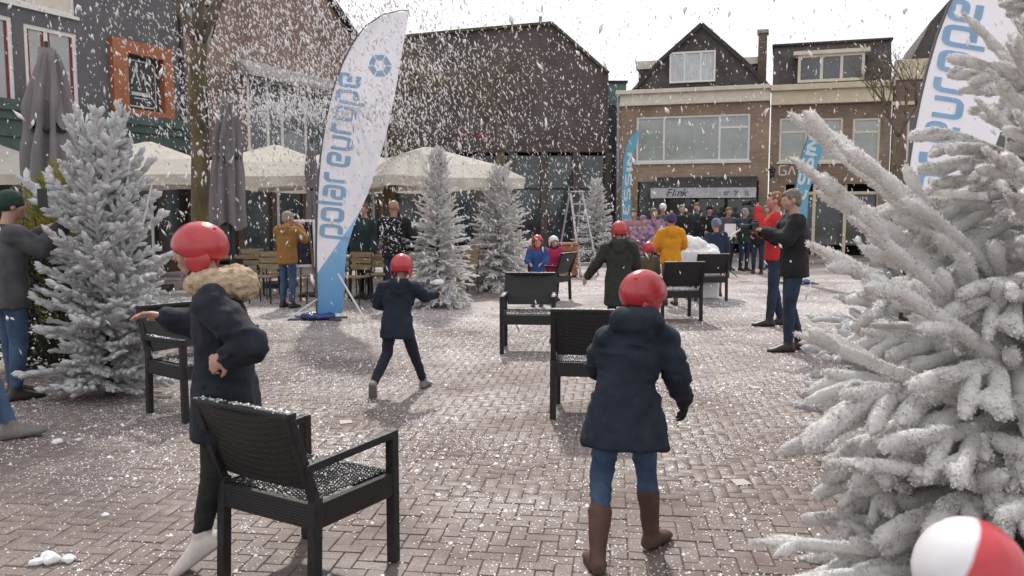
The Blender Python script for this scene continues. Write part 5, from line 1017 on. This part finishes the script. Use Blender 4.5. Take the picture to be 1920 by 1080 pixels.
# ================================================================== TERRACE AND SMALL THINGS
M_WOOD = mat('pale teak', (.26, .19, .11), (.40, .31, .19), 5, .7, .3, 40, stretch=(1, 6, 6)); M_WOODD = mat('weathered plank', (.15, .105, .07), (.25, .18, .12), 5, .75, .3, 40); M_TERR = mat('terracotta weave', (.32, .12, .07), (.46, .20, .12), 12, .8, .5, 60)
def bistro_chair():
    r = thing('terrace_chair', '', 'chair'); 
    for k in range(4): MB().box((0, -.15 + k * .1, .45), (.40, .085, .02)).build('seat_slat', M_WOOD, r)
    for k in range(3): MB().box((0, -.215 - .02 * k, .60 + .105 * k), (.40, .018, .085)).build('back_slat', M_WOOD, r)
    for s in (-1, 1):
        MB().tube([(s * .19, .17, 0), (s * .19, .15, .44)], .012, 6).build('leg', M_IRON, r); MB().tube([(s * .19, -.22, 0), (s * .19, -.19, .46), (s * .19, -.27, .88)], .012, 6).build('leg', M_IRON, r)
    return r
def bistro_table(label, loc, rz, m):
    r = thing('terrace_table', label, 'table', loc, rz, 'terrace tables')
    for k in range(6): MB().box((0, -.29 + k * .116, .735), (.75, .108, .03)).build('top_plank', m, r)
    for sx in (-1, 1):
        for sy in (-1, 1): MB().beam((sx * .33, sy * .28, 0), (sx * .30, sy * .26, .72), .04, .04).build('leg', M_IRON, r)
    MB().box((0, 0, .70), (.66, .56, .04)).build('apron', M_IRON, r); return r
bc = bistro_chair()
spots = [(492, 13.9, 170, 'pale wooden terrace chair left of the mustard jacket woman'), (470, 15.0, 200, 'pale wooden terrace chair deep under the cream parasol'), (520, 14.6, 10, 'pale wooden terrace chair right behind the mustard jacket woman'), (584, 14.0, 120, 'pale wooden terrace chair beside the framed menu board'), (662, 13.8, 160, 'pale wooden terrace chair by the white banner stay rod'), (706, 14.3, 185, 'pale wooden terrace chair beside the bald man'), (640, 15.3, -20, 'pale wooden terrace chair behind the terrace table by the banner'), (868, 15.3, 150, 'pale wooden terrace chair between the slim and bushy spruces')]
for k, (px, Y, a, lb) in enumerate(spots):
    loc = (*at(px, Y), 0); o = bc if k == 0 else dup(bc, loc, rad(a), lb); o.location = loc; o.rotation_euler = (0, 0, rad(a)); o['label'] = lb; o['group'] = 'wooden terrace chairs'
bistro_table('plank terrace table beside the bald man', (*at(688, 14.9), 0), .2, M_WOOD); bistro_table('plank terrace table behind the mustard jacket woman', (*at(500, 15.6), 0), -.1, M_WOODD); bistro_table('plank terrace table beside the mossy tree trunk', (*at(415, 14.5), 0), .3, M_WOODD)
def planter(label, px, Y, wd):
    r = thing('planter_box', label, 'planter', (*at(px, Y), 0), .1, 'woven terracotta planters'); 
    for k in range(5): MB().box((0, 0, .10 + k * .145), (wd, .42, .13)).build('plank', M_TERR, r, bevel=.012)
    MB().box((0, 0, .775), (wd + .05, .47, .05)).build('rim', M_TERR, r, bevel=.01); MB().box((0, 0, .03), (wd - .06, .36, .06)).build('foot', M_IRON, r); return r
planter('terracotta planter between the slim and bushy spruces', 880, 17.2, .55); planter('terracotta planter behind the child in red helmet', 976, 18.5, .5); planter('terracotta planter left of the stepladder', 1066, 19.5, .4)
# framed menu board on an easel
g = (*at(566, 13.7), 0); r = thing('menu_board', 'white framed dark menu board on easel beside the mustard jacket woman', 'board', g, .35)
Mt = Matrix.Rotation(rad(-10), 3, 'X')
MB().box(Mt @ V3((0, 0, 1.02)), (.40, .03, .72), 0, 0, Mt).build('board_panel', mat('menu board', (.02, .015, .03), (.05, .04, .06), 12), r); fm = MB()
for c, d in (((-.21, -.005, 1.02), (.04, .05, .80)), ((.21, -.005, 1.02), (.04, .05, .80)), ((0, -.005, 1.40), (.40, .05, .04)), ((0, -.005, .64), (.40, .05, .04))): fm.box(Mt @ V3(c), d, 0, 0, Mt)
fm.build('frame', M_WHITE, r)
for a, b in (((-.2, -.12, 0), (-.12, .2, 1.35)), ((.2, -.12, 0), (.12, .2, 1.35)), ((0, .55, 0), (0, .2, 1.35))): MB().beam(a, b, .03, .03).build('leg', M_WOODD, r)
# stepladder
g = (*at(1080, 20.5), 0); r = thing('stepladder', 'pale aluminium stepladder before the dark shopfront', 'ladder', g, .5); M_ALU = mat('aluminium', (.45, .45, .47), (.55, .55, .57), 8, .4, metal=.4)
for s in (-1, 1): MB().beam((s * .26, -.62, 0), (s * .17, 0, 2.0), .05, .03).build('rail', M_ALU, r); MB().beam((s * .26, .50, 0), (s * .17, .04, 1.95), .04, .025).build('back_rail', M_ALU, r)
for k in range(1, 7): t = k / 7; MB().box((0, -.62 * (1 - t), 2.0 * t), (.50 - .16 * t, .08, .025)).build('step', M_ALU, r)
MB().box((0, .02, 2.02), (.40, .18, .03)).build('top_cap', M_ALU, r)
# street lanterns
M_GLASSL = mat('lantern glass', (.55, .60, .62), (.68, .72, .74), 4, .15, spec=.6, trans=.4)
def street_lamp(label, px, Y, zt, s):
    r = thing('street_lantern', label, 'lamp', (*at(px, Y), 0), .3, 'street lanterns'); zb_ = zt - .42 * s
    MB().lathe([(.10, 0), (.10, .25), (.055, .35), (.04, 1.2), (.035, zb_ - .12), (.05, zb_ - .1), (.03, zb_)], 12).build('post', M_IRON, r, True); MB().lathe([(.11 * s, zb_), (.20 * s, zb_ + .36 * s)], 6).build('glass', M_GLASSL, r)
    for k in range(6): a = k * math.pi / 3; MB().tube([(.115 * s * math.cos(a), .115 * s * math.sin(a), zb_), (.207 * s * math.cos(a), .207 * s * math.sin(a), zb_ + .36 * s)], .010 * s, 5).build('glazing_bar', M_IRON, r)
    MB().lathe([(.24 * s, zb_ + .36 * s), (.23 * s, zb_ + .39 * s), (.08 * s, zb_ + .50 * s), (.03 * s, zb_ + .60 * s)], 6).build('cap', M_IRON, r); return r
street_lamp('black street lantern with foam on its cap behind the slim spruce', 836, 18.2, 2.86, 1.0)
street_lamp('tall street lantern with pale glass beside the mossy tree trunk', 391, 11.7, D(391, 10, 11.7).z, 1.05)
# foam block, paper board
mbf = MB()
for k in range(26): mbf.ell((random.uniform(-.26, .26), random.uniform(-.16, .16), random.uniform(.72, .98)), random.uniform(.09, .15), None, 10, 7)
mbf.box((0, 0, .42), (.62, .46, .84)); o = remesh(mbf, 'foam_block', M_SNOW, None, .018, 2, wr=.012, wscale=(20, 20, 20)); o.location = (*at(1313, 14.8), 0); tag(o, 'lumpy white foam block beside the orange yellow coat', 'foam block')
r = thing('paper_board', 'white sheet of paper on a thin stand near the shopfront', 'board', (*at(1370, 19.2), 0), .1); MB().box((0, 0, 1.10), (.27, .012, .30)).build('sheet', M_WHITE, r); MB().tube([(0, .02, 0), (0, .02, 1.0)], .014, 6).build('stand', M_IRON, r)
for k in range(3): MB().tube([(0, .02, .18), (.2 * math.cos(k * 2.1), .2 * math.sin(k * 2.1), .01)], .010, 5).build('leg', M_IRON, r)
# snowballs and paper scraps
balls = [(105, 832, .032, 'foam lump lying between the passer-by and the left chair'), (92, 1053, .042, 'largest of three foam lumps on the bricks near the white shoe'), (70, 1058, .026, 'smaller foam lump touching the largest one near the white shoe'), (128, 1052, .030, 'flat foam lump beside the largest one near the white shoe'), (197, 968, .016, 'single small foam lump on bare bricks'), (757, 606, .032, 'foam ball lying beside the walking boy'), (806, 617, .026, 'foam ball on the bricks below the slim spruce'), (145, 826, .018, 'foam crumb trailing from the foam lump')]
for k, (px, py, r_, lb) in enumerate(balls): heap('snowball', lb, 'snowball', G(px, py), r_ * 1.3, 70 + k, group='foam lumps on the paving', flat=.75)
sb = heap('snowball', 'foam ball in front of the slim flocked spruce near the outstretched hand', 'snowball', D(818, 533, 12.6), .11, 90, flat=.7)
sb2 = heap('snowball', 'flattened foam heap at the foot of the slim flocked spruce', 'snowball', G(828, 572), .42, 91, flat=.22)
for k, (px, py, a, lb) in enumerate(((1388, 905, .2, 'small pale paper scrap beside the brown boots'), (1416, 727, .1, 'small pale paper scrap near the low spruce branches'), (648, 792, .3, 'small pale paper scrap in front of the walking boy'))):
    o = MB().add([(-.045, -.05, .004), (.045, -.048, .006), (.047, .05, .004), (-.043, .046, .009), (0, 0, .006)], [(0, 1, 4), (1, 2, 4), (2, 3, 4), (3, 0, 4)]).build('paper_scrap', mat('pale paper', (.46, .42, .40)), None, recalc=False); g = G(px, py); o.location = g; o.rotation_euler = (0, 0, a); tag(o, lb, 'paper', 'paper scraps on the paving')

# ================================================================== FOAM ON THE GROUND AND IN THE AIR
rr = np.random.default_rng(77); N_ = 620000; Yg = rr.uniform(2.8, 19, N_); Xg = rr.uniform(-1, 1, N_) * (Yg * .66 + .3); P_ = np.stack([Xg, Yg, np.zeros(N_)], 1)
keep = rr.uniform(0, 1, N_) < (Yg * .66 + .3) / 12.9
dn = .5 + .5 * vnoise(P_ * .55, 3) + .55 * vnoise(P_ * 1.7, 4) + .35 * vnoise(P_ * 5, 6); keep &= rr.uniform(0, 1, N_) < np.clip(dn, .12, 1.1); P_ = P_[keep]
P_[:, 2] = .0005; sz = .0046
fo = specks('ground_foam', None, P_, sz, seed=8); tag(fo, 'white foam flakes scattered over the brick paving', None, None, 'stuff')
big_ = P_[rr.integers(0, len(P_), 4200)] + rr.normal(0, .02, (4200, 3)) * np.array([1, 1, 0]); fo = specks('foam_crumbs', None, big_, .012, seed=9); tag(fo, 'larger foam crumbs scattered over the brick paving', None, None, 'stuff')
def cloud(c, s, n): return rr.normal(0, 1, (n, 3)) * np.array(s) + np.array(c)
A = [np.stack([rr.uniform(-9, 9, 6500), rr.uniform(3.2, 24, 6500), rr.uniform(.1, 6.5, 6500)], 1)]
A.append(cloud(D(545, 85, 11.5), (1.1, 2.0, .85), 5200)); A.append(cloud(D(620, 120, 14.5), (1.6, 1.5, 1.3), 3200)); A.append(cloud(D(770, 190, 13.5), (.8, 1.6, 1.1), 2200)); A.append(cloud(D(950, 250, 17), (1.7, 2.5, 1.5), 3000)); A.append(cloud(D(400, 260, 10.5), (.8, 1.0, .9), 600)); A.append(cloud(D(560, 205, 10.8), (.7, .5, .10), 1300))
A = np.concatenate(A); A = A[(A[:, 2] > .1) & (A[:, 1] > 3.0) & (np.abs(A[:, 0]) < A[:, 1] * .72)]; N_ = len(A)
dv = np.array([.22, 0, -1.0]) + rr.normal(0, .33, (N_, 3)); dv /= np.linalg.norm(dv, axis=1)[:, None]; x_ = np.cross(dv, rr.normal(0, 1, (N_, 3))); x_ /= np.linalg.norm(x_, axis=1)[:, None]; y_ = np.cross(dv, x_)
r_ = (.0062 + .011 * rr.uniform(0, 1, N_) ** 2)[:, None]; e_ = rr.uniform(1.0, 4.2, N_)[:, None]
V = np.stack([A + dv * r_ * e_, A - dv * r_ * e_, A + x_ * r_, A - x_ * r_, A + y_ * r_ * .7, A - y_ * r_ * .7], 1)
fo = bulk('falling_foam', V, [(0, 2, 4), (0, 4, 3), (0, 3, 5), (0, 5, 2), (1, 4, 2), (1, 3, 4), (1, 5, 3), (1, 2, 5)], mat('airborne foam', (.88, .87, .88), rough=.8, trans=.55)); tag(fo, 'white foam flakes drifting through the air over the square', None, None, 'stuff')
